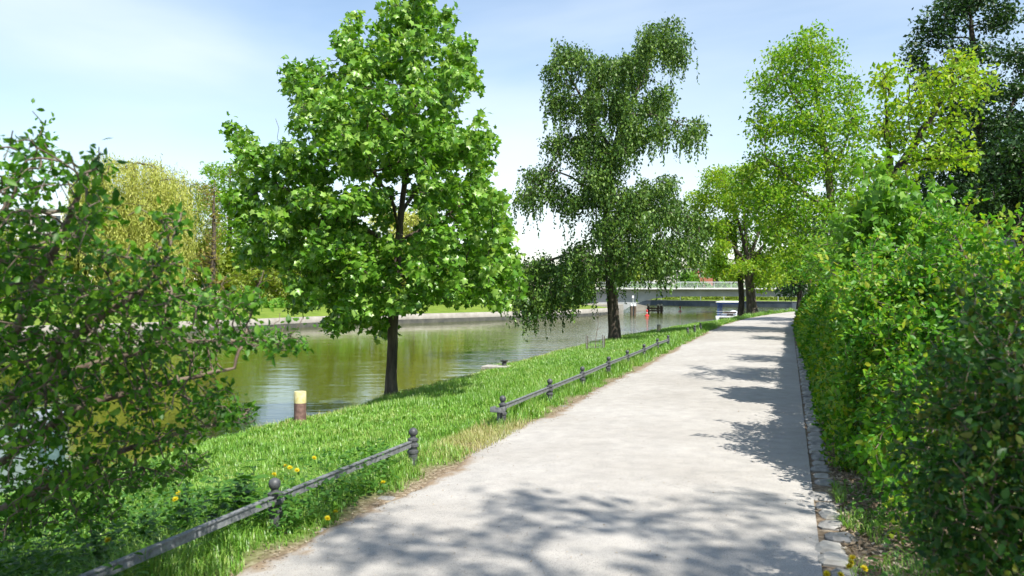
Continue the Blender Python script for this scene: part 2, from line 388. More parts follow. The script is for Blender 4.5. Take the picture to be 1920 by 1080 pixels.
# ------------------------------------------------------------------ leaves and trees
def leaf_shapes():
    T = {}
    # broad palmate maple leaf, five pointed lobes, slightly cupped
    out = [(0, 0), (.40, -.02), (.33, .22), (.62, .48), (.26, .58), (0, 1.0)]
    pts = out + [(-x, y) for x, y in out[-2:0:-1]]
    V = [(x, y, -.22*abs(x) - .10*y*y) for x, y in pts] + [(0, .34, .05)]
    n = len(pts); T['maple'] = (np.array(V), np.array([(i, (i+1) % n, n) for i in range(n)]))
    V = [(0, 0, 0), (.26, .28, .07), (.24, .62, .05), (0, 1, -.10), (-.24, .62, .05), (-.26, .28, .07), (0, .45, -.01)]
    T['oval'] = (np.array(V), np.array([(0, 1, 6), (1, 2, 6), (2, 3, 6), (3, 4, 6), (4, 5, 6), (5, 0, 6)]))
    V = [(0, 0, 0), (.30, .45, .06), (0, 1, -.08), (-.30, .45, .06)]
    T['small'] = (np.array(V), np.array([(0, 1, 2), (0, 2, 3)]))
    V = [(0, 0, 0), (.13, .4, .03), (0, 1, -.06), (-.13, .4, .03)]
    T['narrow'] = (np.array(V), np.array([(0, 1, 2), (0, 2, 3)]))
    # spray: three small leaves on one point, for far crowns
    V = []; F = []
    for k, (a, l) in enumerate(((0, 1.0), (1.1, .8), (-1.1, .8))):
        ca, sa = cos(a), sin(a)
        for x, y, z in ((0, 0, 0), (.27, .5, .05), (0, 1, -.12), (-.27, .5, .05)):
            V.append(((x*ca + y*sa)*l, (-x*sa + y*ca)*l, z))
        F += [(4*k, 4*k+1, 4*k+2), (4*k, 4*k+2, 4*k+3)]
    T['spray'] = (np.array(V), np.array(F))
    return T
LEAF = leaf_shapes()
def unit(a): return a/(np.linalg.norm(a, axis=-1, keepdims=True) + 1e-9)
def leaves(rng, pos, tipdir, normal, size, shape):
    """instances of a leaf template -> V, F"""
    T, TF = LEAF[shape]
    y = unit(tipdir); n = normal - (normal*y).sum(-1, keepdims=True)*y; n = unit(n); x = np.cross(y, n)
    R = np.stack((x, y, n), -1)
    V = pos[:, None, :] + size[:, None, None]*np.einsum('nij,kj->nki', R, T)
    F = TF[None] + (np.arange(len(pos))*len(T))[:, None, None]
    return V.reshape(-1, 3), F.reshape(-1, 3)

def grow(rng, trunks, A, step, kill, clear=0.0, up=0.05, jit=0.18, iters=140):
    N, par, main = [], [], []
    for k, tr in enumerate(trunks):
        tr = np.asarray(tr, float)
        seg = np.linalg.norm(np.diff(tr, axis=0), axis=1); L = np.concatenate(([0], np.cumsum(seg)))
        m = max(2, int(L[-1]/step)+1); q = np.linspace(0, L[-1], m)
        pts = np.stack([np.interp(q, L, tr[:, i]) for i in range(3)], 1)
        if m > 4:                                    # gentle smoothing of the corners
            for _ in range(2): pts[1:-1] = .25*pts[:-2]+.5*pts[1:-1]+.25*pts[2:]
        pts[2:-1] += rng.normal(0, step*0.04, (max(m-3, 0), 3))
        if k == 0: prev = -1; start = 0
        else:
            d = np.linalg.norm(np.array(N) - pts[0], axis=1); prev = int(d.argmin()); start = 1
        for p in pts[start:]:
            N.append(p); par.append(prev); main.append(k); prev = len(N)-1
    N = np.array(N); par = list(par); n0 = len(N)
    A = np.asarray(A, float)
    ok = np.where(N[:, 2] >= N[0, 2] + clear)[0]
    if len(ok) == 0: ok = np.arange(n0)
    hd = np.min(np.linalg.norm(A[:, None, :2] - N[None, ok, :2], axis=2), axis=1)
    A2 = A.copy(); A2[:, 2] -= 0.45*hd
    near = ok[np.argmin(np.linalg.norm(A2[:, None] - N[None, ok], axis=2), axis=1)]
    dist = np.linalg.norm(A - N[near], axis=1)
    for it in range(iters):
        if len(A) == 0: break
        uq, inv = np.unique(near, return_inverse=True)
        acc = np.zeros((len(uq), 3)); np.add.at(acc, inv, unit(A - N[near]))
        d = unit(unit(acc) + rng.normal(0, jit, acc.shape) + (0, 0, up))
        new = N[uq] + d*step
        dm = np.min(np.linalg.norm(new[:, None] - N[None], axis=2), axis=1) if len(N)*len(new) < 4e6 else np.full(len(new), 9.)
        good = dm > 0.45*step
        bad = ~good[inv]
        ids = np.arange(len(N), len(N)+good.sum())
        N = np.vstack((N, new[good])); par += list(uq[good]); main += [-1]*int(good.sum())
        if len(ids):
            dn = np.linalg.norm(A[:, None] - N[None, ids], axis=2); j = dn.argmin(1); dmin = dn[np.arange(len(A)), j]
            better = dmin < dist
            near = np.where(better, ids[j], near); dist = np.where(better, dmin, dist); bad &= ~better
        keep = (dist > kill) & ~bad
        A, near, dist = A[keep], near[keep], dist[keep]
    return N, np.array(par), np.array(main)

def radii(N, par, tip, expo=2.35):
    n = len(N); acc = np.zeros(n); r = np.zeros(n); ch = np.zeros(n, int)
    np.add.at(ch, par[par >= 0], 1)
    for i in range(n-1, -1, -1):                      # children always come after parents
        if ch[i] == 0: acc[i] += tip**expo
        r[i] = acc[i]**(1/expo)
        if par[i] >= 0: acc[par[i]] += acc[i]
    return r
def limbs(N, par, r, sel_main, rmin, sides=(4, 6, 9), flare=0.0):
    """tubes for the chains of nodes; sel_main: None = all, else a mask for 'trunk' nodes"""
    n = len(N); kids = [[] for _ in range(n)]
    for i in range(n):
        if par[i] >= 0: kids[par[i]].append(i)
    Vs, Fs, off = [], [], 0
    starts = [i for i in range(n) if par[i] < 0]
    for i in range(n):
        if len(kids[i]) > 1:
            b = max(kids[i], key=lambda c: r[c]); starts += [c for c in kids[i] if c != b]
    for st in starts:
        ch = [par[st], st] if par[st] >= 0 else [st]
        c = st
        while kids[c]:
            c = max(kids[c], key=lambda k: r[k]); ch.append(c)
        if len(ch) < 2: continue
        rr = np.maximum(r[ch], rmin); rr = rr.copy()
        if par[st] >= 0: rr[0] = min(rr[0], rr[1]*1.15)
        pts = N[ch].copy()
        if par[st] < 0 and flare:
            h = pts[:, 2]-pts[0, 2]; rr = rr*(1+flare*np.exp(-h/(2.2*rr[0]+.05)))
        k = sides[0] if rr[min(1, len(rr)-1)] < 0.02 else (sides[1] if rr[1] < 0.08 else sides[2])
        V, F = tube_np(pts, rr, k); Vs.append(V); Fs.append(F+off); off += len(V)
    return np.vstack(Vs), np.vstack(Fs)

def clump(px, py, rx, ry, D, dD=0.0, rD=None, n=40):
    k = D/FPX
    c = P(px, py, D+dD*.85)*np.array((1, 0, 1)) + np.array((0, D+dD, 0)); k = (D+dD*.85)/FPX
    return (c, np.array((rx*k, rD if rD else rx*k, ry*k)), n)
def crown3d(lst, D, axis, step=0.3, dens=1.0, depth=0.9, minhalf=0.35):
    """photo outlines of the crown's boughs -> boughs in front of, beside and behind the trunk."""
    k = D/FPX; out = []
    ys = np.array([c[1] for c in lst]); xs = np.array([c[0] for c in lst]); rs = np.array([c[2] for c in lst])
    for px, py, rx, ry, *m in lst:
        ax = np.interp(py, [a[1] for a in axis], [a[0] for a in axis])
        w = np.abs(ys-py) < 90
        R = max(np.max(np.abs(xs[w]-ax)+rs[w]), rx)*k*depth
        dx = abs(px-ax)*k; h = sqrt(max(R*R-dx*dx, (minhalf*R)**2))
        n = max(5, int((m[0] if m else 2.6*rx*ry*k*k/step**2)*dens))
        for sg in (-1, 1):
            out.append(clump(px, py, rx, ry, D, sg*0.5*h, max(0.55*h, rx*k*0.6), n))
    return out
def in_clumps(N, clumps, lim=1.0):
    q = np.full(len(N), 9.0)
    for c, r, n in clumps: q = np.minimum(q, (((N-c)/r)**2).sum(1))
    return q < lim
def attract(rng, clumps):
    A = []
    for c, r, n in clumps:
        d = unit(rng.normal(size=(n, 3))); d[:, 2] = np.where(rng.random(n) < .35, np.abs(d[:, 2]), d[:, 2])
        A.append(c + d*r*(rng.random((n, 1))**0.45))
    return np.vstack(A)

def foliage(rng, N, par, r, rthin, n_per, spread, size, shape, droop=0.35, upn=0.9, mask=None, strand=None, keep=1.0):
    if mask is None: mask = np.ones(len(N), bool)
    ids = np.where((r < rthin) & (par >= 0) & mask)[0]
    if keep < 1: ids = ids[rng.random(len(ids)) < keep]
    ids = np.repeat(ids, n_per)
    m = len(ids); t = rng.random((m, 1))
    ax = N[ids]-N[par[ids]]
    p = N[ids] - ax*t + np.clip(rng.normal(0, 1, (m, 3)), -1.5, 1.5)*spread
    a = unit(ax)
    side = unit(rng.normal(size=(m, 3)))
    tip = unit(0.5*a + 0.9*side + np.array((0, 0, -droop))[None])
    nrm = unit(rng.normal(0, 0.55, (m, 3)) + np.array((0, 0, upn)))
    sz = size*(0.6 + 0.7*rng.random(m))
    V, F = leaves(rng, p, tip, nrm, sz, shape)
    if strand:
        cnt, lmin, lmax, gap, lsize, zmin = strand
        src = np.where((r < rthin) & (par >= 0) & mask)[0]; src = rng.choice(src, cnt)
        PP, TT, NN, off = [], [], [], []
        for i in src:
            L = lmin+(lmax-lmin)*rng.random()**1.6; q = N[i]+rng.normal(0, spread, 3)
            L = min(L, max(q[2]-zmin-rng.random()*0.7, 0.15))
            m = max(2, int(L/gap)); h = np.linspace(0, L, m)
            out = unit(np.append(rng.normal(size=2), 0))*0.18*(1-np.exp(-2*h/L))[:, None]*min(L, 1.5)
            sway = rng.normal(0, 0.02, (m, 3)).cumsum(0)*0.6
            pts = q + out + sway - np.array((0, 0, 1))*h[:, None]
            PP.append(pts); td = rng.normal(0, .55, (m, 3)); td[:, 2] -= 1.0; TT.append(td); NN.append(rng.normal(size=(m, 3))+(0, 0, .3))
        PP, TT, NN = np.vstack(PP), np.vstack(TT), np.vstack(NN)
        V2, F2 = leaves(rng, PP, TT, NN, lsize*(.65+.7*rng.random(len(PP))), shape if shape != 'spray' else 'narrow')
        F = np.vstack((F, F2+len(V))); V = np.vstack((V, V2))
    return V, F

def tree(name, label, trunks, r_base, clumps, step, kill, seed, leaf, bark, clear=1.0, cat='tree', group=None, tip=0.006,
         up=0.05, flare=0.5, rthin=None, strand=None, rmin=0.004, jit=0.18, upn=0.9, droop=.35, keep=1.0, lim=1.05, shape_parts=('trunk', 'crown')):
    rng = np.random.default_rng(seed)
    A = attract(rng, clumps)
    N, par, main = grow(rng, trunks, A, step, kill, clear, up, jit)
    ru = radii(N, par, tip); r = ru
    sc = r_base/r[0]; r = np.maximum(r*(1+(sc-1)*np.clip(r/r[0]*1.6, 0, 1)), rmin)
    base = np.array(trunks[0][0], float)
    o = empty(name, base); tag(o, label, cat, group)
    V, F = limbs(N, par, r, None, rmin, flare=flare)
    mesh_np(shape_parts[0], V, F, bark, o, True, origin=base)
    mat, n_per, spread, size, shape = leaf
    V, F = foliage(rng, N, par, ru, tip*2.4, n_per, spread, size, shape, droop, upn, strand=strand, keep=keep, mask=in_clumps(N, clumps, lim))
    mesh_np(shape_parts[1], V, F, mat, o, origin=base)
    return o

# ================================================================== the setting
# --- near bank
def build_ground():
    s = np.concatenate((np.arange(-14, 0, 1.0), np.arange(0, 14, 0.14), np.arange(14, 40, 0.4), np.arange(40, 112, 1.5)))
    cols = []
    tl = 1-(np.linspace(0, 1, 46)**1.0)              # bank edge -> path
    rows = []
    soil = []
    rng = np.random.default_rng(5)
    for si in s:
        e, l, rr = float(edge(si)), float(pathL(si)), float(pathR(si))
        u = np.concatenate((e+(l-e)*np.linspace(0, 1, 46), l+(rr-l)*np.array((.02, .3, .6, .98)), rr+np.array((.0, .12, .25, .4, .6, .9, 1.3, 1.8, 2.5, 3.5, 6, 12, 30, 80, 160))))
        z = gz(si, u)
        inside = (u > l+0.001) & (u < rr-0.001); z = np.where(inside, -0.03, z)
        X = u*CT+si*ST; Y = -u*ST+si*CT
        rows.append(np.stack((X, Y, z), 1))
        d = l-u
        wob = 0.07*sin(si*5.1)+0.06*sin(si*2.3+1)+0.05*sin(si*11)
        so = np.where(d >= 0, np.clip(1.25-(d)/(0.26+wob), 0, 1), 1.0)
        gap = np.exp(-((si-8.0)/0.85)**4)*np.exp(-((d-0.25)/0.42)**4); so = np.maximum(so, 0.95*gap)
        so = np.where(d < 0, 1.0, so); so = np.where(u-rr > 6, 0.25, so)
        so = np.maximum(so, 0.8*np.clip(1-(u-e)/0.12, 0, 1)*(0.5+0.5*sin(si*1.9)))
        soil.append(so)
    n, m = len(rows), len(rows[0]); V = np.vstack(rows)
    i, j = np.meshgrid(np.arange(n-1), np.arange(m-1), indexing='ij')
    F = np.stack((i*m+j, i*m+j+1, (i+1)*m+j+1, (i+1)*m+j), -1).reshape(-1, 4)
    o = mesh_np('ground', V, F, M['ground'], smooth=True, attr={'soil': np.concatenate(soil)})
    tag(o, 'grassy river bank with bare soil along the path', 'ground', kind='structure')
    # steel sheet wall below the bank edge
    pts = []; ss = np.arange(-14, 111, 0.4)
    Vw = []
    for k, si in enumerate(ss):
        e = float(edge(si)); zz = float(gz(si, e))
        off = 0.0 if (k//2) % 2 == 0 else -0.10
        Vw += [su(si, e+0.03, zz-0.01), su(si, e-0.06+off, zz-0.05), su(si, e-0.06+off, -2.6)]
    n = len(ss); Fw = []
    for k in range(n-1):
        for q in range(2): Fw.append((3*k+q, 3*k+3+q, 3*k+4+q, 3*k+1+q))
    w = mesh_np('quay_wall', np.array(Vw), np.array(Fw), M['sheet_pile'])
    tag(w, 'low brown sheet wall below the near grassy bank', 'wall')
build_ground()

# --- path
def build_path():
    rng = np.random.default_rng(8)
    s = np.concatenate((np.arange(-14, 2, 0.5), np.arange(2, 16, 0.09), np.arange(16, 60, 0.5), np.arange(60, 108, 1.5)))
    tt = np.concatenate(((0, .01, .02, .035, .05, .08, .12, .2), np.linspace(.3, .9, 7), (.96, 1.0)))
    V, so = [], []
    w = rng.normal(0, 1, len(s)); w = np.convolve(w, np.ones(5)/5, 'same')
    for k, si in enumerate(s):
        l = float(pathL(si))-0.10+0.07*w[k]+0.05*sin(si*1.3); r = float(pathR(si))+0.0
        gap = math.exp(-((si-8.0)/0.8)**4); l -= 0.10*gap
        u = l+(r-l)*tt
        z = 0.012+0.03*np.sin(np.pi*tt)+0.004*np.sin(si*3+tt*9)
        z[0] = -0.02
        V += [su(si, a, b) for a, b in zip(u, z)]
        so += list(np.clip(1-(u-l)/(0.30+0.10*sin(si*2.1)+.08*sin(si*5.3)), 0, 1))
    n, m = len(s), len(tt)
    i, j = np.meshgrid(np.arange(n-1), np.arange(m-1), indexing='ij')
    F = np.stack((i*m+j, i*m+j+1, (i+1)*m+j+1, (i+1)*m+j), -1).reshape(-1, 4)
    o = mesh_np('path', np.array(V), F, M['path'], smooth=True, attr={'soil': so})
    tag(o, 'pale compacted gravel footpath running along the river', 'path', kind='structure')
build_path()

# --- water and far land
mb = MB().add([(-900, -60, WATER_Z), (700, -60, WATER_Z), (700, 900, WATER_Z), (-900, 900, WATER_Z)], [(0, 1, 2, 3)])
tag(mb.build('river', M['water']), 'olive green river with small ripples', 'river', kind='structure')

FAR = [(-160, -40), (-75, 16), (-45, 38), (-30, 47.5), (-20.6, 58), (-16, 66.9), (-8, 74.5), (-.5, 81.4), (9.4, 93), (13.0, 101)]
def far_profile(d): return -0.62 + 0.35*(1-math.exp(-d/2.0)) + 1.6*(1-math.exp(-max(d-1, 0)/22.0))
def build_far_bank():
    pts = np.array(FAR, float)
    L = np.concatenate(([0], np.cumsum(np.linalg.norm(np.diff(pts, axis=0), axis=1))))
    q = np.linspace(0, L[-1], 150); line = np.stack((np.interp(q, L, pts[:, 0]), np.interp(q, L, pts[:, 1])), 1)
    for _ in range(4): line[1:-1] = .25*line[:-2]+.5*line[1:-1]+.25*line[2:]
    t = unit(np.gradient(line, axis=0)); nrm = np.stack((-t[:, 1], t[:, 0]), 1)     # away from the river
    ds = [0.45, 1, 2, 4, 7, 11, 17, 26, 40, 70, 120, 260]
    V = []
    for p, n_ in zip(line, nrm):
        for d in ds: V.append((p[0]+n_[0]*d, p[1]+n_[1]*d, far_profile(d)))
    n, m = len(line), len(ds)
    F = [(a*m+b, (a+1)*m+b, (a+1)*m+b+1, a*m+b+1) for a in range(n-1) for b in range(m-1)]
    o = mesh_np('terrain_far_bank', np.array(V), np.array(F), M['lawn'], smooth=True)
    tag(o, 'sunlit lawn rising from the opposite bank', 'lawn', kind='structure')
    # stone edge with a dark wet foot
    V, F = [], []; V2, F2 = [], []
    for p, n_ in zip(line, nrm):
        V += [(*p, -1.05), (*p, -0.58), (p[0]+n_[0]*.5, p[1]+n_[1]*.5, -0.55)]
        V2 += [(*(p-n_*.06), -2.2), (*(p-n_*.06), -1.04), (*(p+n_*.05), -1.03)]
    for a in range(n-1):
        for b in range(2):
            F.append((a*3+b, (a+1)*3+b, (a+1)*3+b+1, a*3+b+1))
    w = empty('far_quay_wall', (0, 0, 0)); tag(w, 'low pale stone embankment edge across the river', 'wall')
    mesh_np('stone_course', np.array(V), np.array(F), M['quay_stone'], w)
    mesh_np('wet_foot', np.array(V2), np.array(F), M['wet_stone'], w)
    return line, nrm
far_line, far_nrm = build_far_bank()
def far_z(x, y):
    d = np.linalg.norm(far_line-np.array((x, y)), axis=1); return far_profile(max(d.min(), .5))

# land and quay beyond the bridge
Q = [(4, 176), (20, 170), (29, 165), (38, 152), (50, 142), (75, 134), (120, 128), (220, 124)]
V, F = [], []
for x, y in Q: V += [(x, y, -0.42), (x+2, y+14, 0.1), (x+6, y+60, 1.2), (x+10, y+600, 6.0)]
for a in range(len(Q)-1):
    for b in range(3): F.append((a*4+b, (a+1)*4+b, (a+1)*4+b+1, a*4+b+1))
tag(mesh_np('terrain_upstream_bank', np.array(V), np.array(F), M['lawn'], smooth=True), 'green land beyond the bridge', 'land', kind='structure')
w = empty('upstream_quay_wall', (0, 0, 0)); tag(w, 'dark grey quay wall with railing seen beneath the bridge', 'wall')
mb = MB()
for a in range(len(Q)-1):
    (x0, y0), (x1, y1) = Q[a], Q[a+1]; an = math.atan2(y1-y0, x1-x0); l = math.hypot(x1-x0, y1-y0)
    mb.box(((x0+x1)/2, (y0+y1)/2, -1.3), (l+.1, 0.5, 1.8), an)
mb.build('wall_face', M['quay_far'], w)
mb = MB()
for a in range(len(Q)-1):
    (x0, y0), (x1, y1) = Q[a], Q[a+1]; an = math.atan2(y1-y0, x1-x0); l = math.hypot(x1-x0, y1-y0)
    mb.box(((x0+x1)/2, (y0+y1)/2, -0.36), (l+.2, 0.62, 0.10), an)
mb.build('coping', M['quay_stone'], w)
for a in range(len(Q)-1):
    (x0, y0), (x1, y1) = Q[a], Q[a+1]; l = math.hypot(x1-x0, y1-y0); n = max(1, int(l/4))
    an = math.atan2(y1-y0, x1-x0)
    if a > 4: continue
    MB().box(((x0+x1)/2, (y0+y1)/2, 0.55), (l, 0.06, 0.06), an).build('handrail', M['galv'], w)
    for k in range(n):
        t = (k+.5)/n
        MB().box((x0+(x1-x0)*t, y0+(y1-y0)*t, 0.10), (.09, .09, .85)).build('railing_post', M['galv'], w)

# --- bridge
def build_bridge():
    D0, W = 104.0, 11.0
    o = empty('road_bridge', (27, D0+W/2, WATER_Z)); tag(o, 'flat grey concrete road bridge with sloping left abutment across the river', 'bridge')
    o.location = (0, 0, 0)
    prof = [(11, 1.70), (62, 1.70), (62, .84), (22.5, .84), (20.5, .76), (18.8, .58), (17.2, .22), (15.8, -.30), (14.6, -1.0), (13.8, -1.6), (13.2, -2.4), (11, -2.4)]
    MB().prism(prof, 'y', D0+.7, D0+W-.7).build('girder', M['concrete'], o)
    MB().prism([(10.5, 1.72), (62, 1.72), (62, 1.86), (10.5, 1.86)], 'y', D0, D0+W).build('deck', M['concrete'], o)
    MB().box((36.2, D0-0.06, 1.89), (51.6, 0.5, 0.22)).build('coping', M['coping'], o)
    MB().box((36.2, D0+W+.06, 1.89), (51.6, 0.5, 0.22)).build('coping', M['coping'], o)
    for yy in (D0-0.02, D0+W):
        MB().box((36.2, yy, 2.75), (51.4, .06, .06)).build('handrail', M['galv'], o)
        mb = MB()
        for k in range(3): mb.box((36.2, yy, 2.15+.18*k), (51.4, .022, .022))
        mb.build('rail_wires', M['galv'], o)
    for k in range(23):
        MB().box((11+k*2.2, D0-0.02, 2.38), (.06, .06, .78)).build('railing_post', M['galv'], o)
    return o
build_bridge()
o = MB().box((9.6, 106, -0.95), (9.0, 10.5, 1.7), bevel=.06).box((10.4, 101.2, -0.62), (6.4, 1.0, .22), bevel=.03).build('abutment_wall', M['quay_stone'])
tag(o, 'pale stone abutment beside the bridge foot across the river', 'wall')
o = MB().prism([(18.5, -2.2), (22.0, -2.2), (20.6, -.75), (19, -.4)], 'y', 121, 127).build('embankment_wall', M['quay_stone'])
tag(o, 'pale sunlit embankment slope visible beneath the bridge', 'wall')

# ================================================================== trees
# --- young maple on the bank
bD = 14.9
ax = [(733, 740), (737, 600), (745, 470), (755, 370), (772, 250), (786, 140), (783, 20), (780, -60)]
tr = [P(733, 742, bD)] + [P(x, y, bD) for x, y in ax[1:]]
tr[0][2] = -0.42
maple_cl = [(782, -20, 40, 50), (795, 40, 60, 55), (730, 60, 40, 50), (668, 85, 52, 52), (655, 40, 28, 22), (845, 105, 55, 50), (878, 140, 28, 40), (770, 120, 80, 60), (700, 150, 65, 50), (830, 170, 60, 35),
    (580, 165, 48, 42), (590, 220, 52, 45), (650, 215, 62, 48), (720, 215, 70, 40), (800, 225, 60, 35),
    (455, 300, 35, 40), (440, 245, 10, 22, 8), (505, 310, 62, 55), (575, 320, 70, 55), (660, 290, 80, 55), (740, 290, 75, 45), (820, 285, 70, 50), (885, 295, 50, 55), (905, 245, 25, 25),
    (460, 400, 48, 60), (520, 420, 70, 60), (600, 400, 80, 60), (680, 390, 60, 55), (830, 380, 60, 55), (900, 380, 60, 55), (935, 420, 35, 40),
    (480, 480, 45, 40), (560, 490, 80, 50), (640, 480, 75, 50), (840, 460, 70, 50), (920, 480, 50, 50), (965, 510, 22, 35),
    (590, 560, 60, 42), (660, 570, 55, 48), (705, 610, 32, 30), (690, 530, 50, 45), (830, 535, 65, 38), (900, 545, 55, 38), (945, 560, 30, 30), (790, 560, 30, 28), (745, 570, 34, 30), (640, 610, 34, 22), (790, 490, 42, 32), (720, 470, 40, 34)]
limbs_m = [[P(745, 480, bD), P(690, 430, bD-.5), P(600, 390, bD-.9), P(510, 340, bD-.7)],
           [P(750, 450, bD), P(830, 410, bD+.3), P(900, 360, bD+.2)],
           [P(742, 520, bD), P(810, 500, bD-.7), P(890, 500, bD-1.0)],
           [P(742, 540, bD), P(680, 520, bD+.6), P(580, 500, bD+.9)],
           [P(748, 430, bD), P(735, 370, bD-.7), P(690, 310, bD-1.4)],
           [P(752, 400, bD), P(790, 340, bD+.8), P(810, 290, bD+1.4)],
           [P(770, 270, bD), P(700, 200, bD-.2), P(650, 120, bD-.2)],
           [P(776, 240, bD), P(830, 170, bD), P(860, 120, bD+.1)]]
tree('maple_tree', 'young maple with bright green pointed leaves and slim dark trunk at the bank edge', [tr]+limbs_m, 0.098,
     crown3d(maple_cl, bD, ax, .17, dens=1.7, depth=.85), 0.17, 0.20, 11, (M['maple_leaf'], 13, 0.085, 0.108, 'maple'), M['bark'], clear=1.6, tip=.004, rthin=.011, flare=.55, up=.06, upn=.75, droop=.75)

# --- weeping tree behind it
tD = 30.6
ax2 = [(1152, 640), (1147, 540), (1137, 430), (1140, 330), (1165, 230), (1205, 150), (1240, 60)]
tr = [P(x, y, tD) for x, y in ax2]; tr[0] = P(1153, 646, tD)
weep = [(1252, 55, 28, 28), (1268, 100, 22, 30), (1215, 90, 38, 35), (1185, 130, 40, 35), (1062, 100, 32, 26), (1045, 140, 32, 34), (1100, 115, 28, 28), (1135, 145, 40, 40), (1060, 195, 45, 38), (1120, 205, 50, 40), (1180, 200, 40, 35), (1235, 190, 28, 30),
        (1240, 245, 40, 22), (1295, 250, 26, 18), (1190, 260, 40, 28), (1050, 270, 36, 25), (1110, 275, 55, 38), (1150, 300, 45, 30),
        (1010, 325, 38, 25), (985, 375, 26, 25), (1035, 365, 40, 28), (1120, 335, 50, 28), (1080, 385, 30, 25), (1130, 370, 32, 25), (1180, 380, 40, 30), (1235, 355, 36, 30), (1260, 400, 36, 28), (1200, 420, 38, 28), (1300, 430, 28, 30),
        (1135, 430, 42, 28), (1080, 480, 30, 28), (1120, 500, 36, 22), (1010, 495, 26, 25), (975, 520, 24, 28), (1040, 520, 34, 25), (1000, 555, 34, 22), (1060, 555, 28, 18), (1210, 480, 44, 28), (1260, 470, 40, 26), (1310, 480, 18, 22), (1240, 505, 36, 16), (1170, 520, 30, 16), (965, 550, 22, 25), (990, 585, 26, 15), (1020, 580, 28, 15), (1050, 585, 22, 12), (1075, 520, 30, 22), (960, 480, 18, 16), (1090, 540, 26, 20), (1180, 480, 30, 22), (1150, 470, 30, 22)]
lim2 = [[P(1140, 400, tD), P(1090, 340, tD-.8), P(1040, 320, tD-1)], [P(1142, 460, tD), P(1200, 410, tD-.9), P(1260, 385, tD-1)], [P(1145, 500, tD), P(1080, 470, tD+.6), P(1000, 500, tD+.5)],
        [P(1138, 430, tD), P(1190, 370, tD+1.2), P(1290, 420, tD+1.4)], [P(1150, 290, tD), P(1110, 220, tD+.2), P(1062, 130, tD)], [P(1175, 215, tD), P(1240, 215, tD), P(1290, 240, tD)]]
tree('weeping_tree', 'tall dark green tree with drooping branch curtains and leaning trunk beyond the maple', [tr]+lim2, 0.21,
     crown3d(weep, tD, ax2, .30, dens=2.6, depth=.72), 0.26, 0.30, 12, (M['weeping_leaf'], 27, 0.17, 0.13, 'small'), M['bark'], clear=2.0, tip=.006, rthin=.018, flare=.45, upn=.5, droop=.8, lim=.80,
     strand=(4200, .2, 1.1, .06, .12, -0.3))

# --- bright yellow-green trees beside the path
D = 30.0
axA = [(1578, 600), (1570, 480), (1560, 400), (1550, 290), (1530, 170), (1510, 90)]
trA = [P(1582, 625, D)] + [P(x, y, D) for x, y in axA]
A_ = [(1505, 85, 45, 25), (1470, 120, 40, 30), (1540, 110, 45, 30), (1440, 170, 38, 35), (1510, 165, 55, 40), (1580, 170, 40, 40), (1430, 235, 35, 35), (1490, 240, 50, 40), (1560, 240, 50, 40), (1605, 230, 28, 35),
      (1440, 310, 45, 32), (1510, 320, 55, 40), (1580, 310, 45, 38), (1400, 340, 30, 25), (1450, 380, 50, 32), (1520, 400, 55, 35), (1590, 380, 36, 35), (1400, 400, 32, 22), (1480, 450, 40, 28), (1545, 470, 45, 30), (1600, 450, 28, 28), (1500, 505, 40, 22), (1560, 520, 40, 22), (1440, 440, 40, 25), (1620, 330, 30, 40), (1630, 270, 24, 30), (1625, 400, 28, 30)]
limA = [[P(1562, 410, D), P(1500, 350, D-.6), P(1440, 300, D-.6)], [P(1568, 470, D), P(1510, 430, D+1), P(1450, 390, D+1)], [P(1555, 330, D), P(1590, 260, D-.5), P(1600, 210, D-.5)], [P(1550, 290, D), P(1500, 200, D+.8), P(1460, 130, D+.8)]]
tree('lime_tree', 'tall loose yellow-green tree rising behind the clipped hedge with one straight trunk', [trA]+limA, 0.19, crown3d(A_, D, axA, .3, dens=2.4, depth=.75), 0.26, 0.30, 21,
     (M['yellow_leaf'], 21, 0.24, 0.15, 'small'), M['bark_plane'], clear=2.5, tip=.006, rthin=.016, upn=.6)

D = 55.0
axB = [(1410, 588), (1405, 520), (1400, 470), (1395, 400), (1390, 340)]
trB = [P(1411, 591, D)] + [P(x, y, D) for x, y in axB]
B_ = [(1345, 335, 30, 22), (1400, 330, 35, 25), (1310, 380, 30, 28), (1360, 375, 40, 30), (1420, 370, 40, 30), (1470, 360, 30, 30), (1300, 420, 22, 20), (1340, 430, 35, 22), (1460, 420, 40, 28), (1490, 470, 25, 25), (1440, 490, 32, 28), (1460, 525, 28, 18), (1430, 530, 28, 18), (1390, 500, 20, 15), (1350, 470, 24, 18), (1360, 515, 18, 10)]
limB = [[P(1403, 500, D), P(1370, 455, D-.4), P(1325, 410, D-.8)], [P(1403, 495, D), P(1440, 450, D-.6), P(1475, 410, D-.8)], [P(1401, 480, D), P(1385, 420, D+.5), P(1365, 360, D+.7)], [P(1402, 490, D), P(1425, 430, D+.4), P(1430, 370, D+.4)]]
tree('plane_tree', 'spreading yellow-green tree with fanning bare limbs at the far bend of the path', [trB]+limB, 0.30, crown3d(B_, D, axB, .42, dens=2.4, depth=.8), 0.36, 0.42, 22,
     (M['golden_leaf'], 30, 0.26, 0.20, 'small'), M['bark'], clear=3.0, tip=.008, rthin=.022, upn=.6)
D = 57.0
axB2 = [(1389, 590), (1390, 540), (1385, 500), (1378, 460)]
trB2 = [P(1389, 594, D)] + [P(x, y, D) for x, y in axB2]
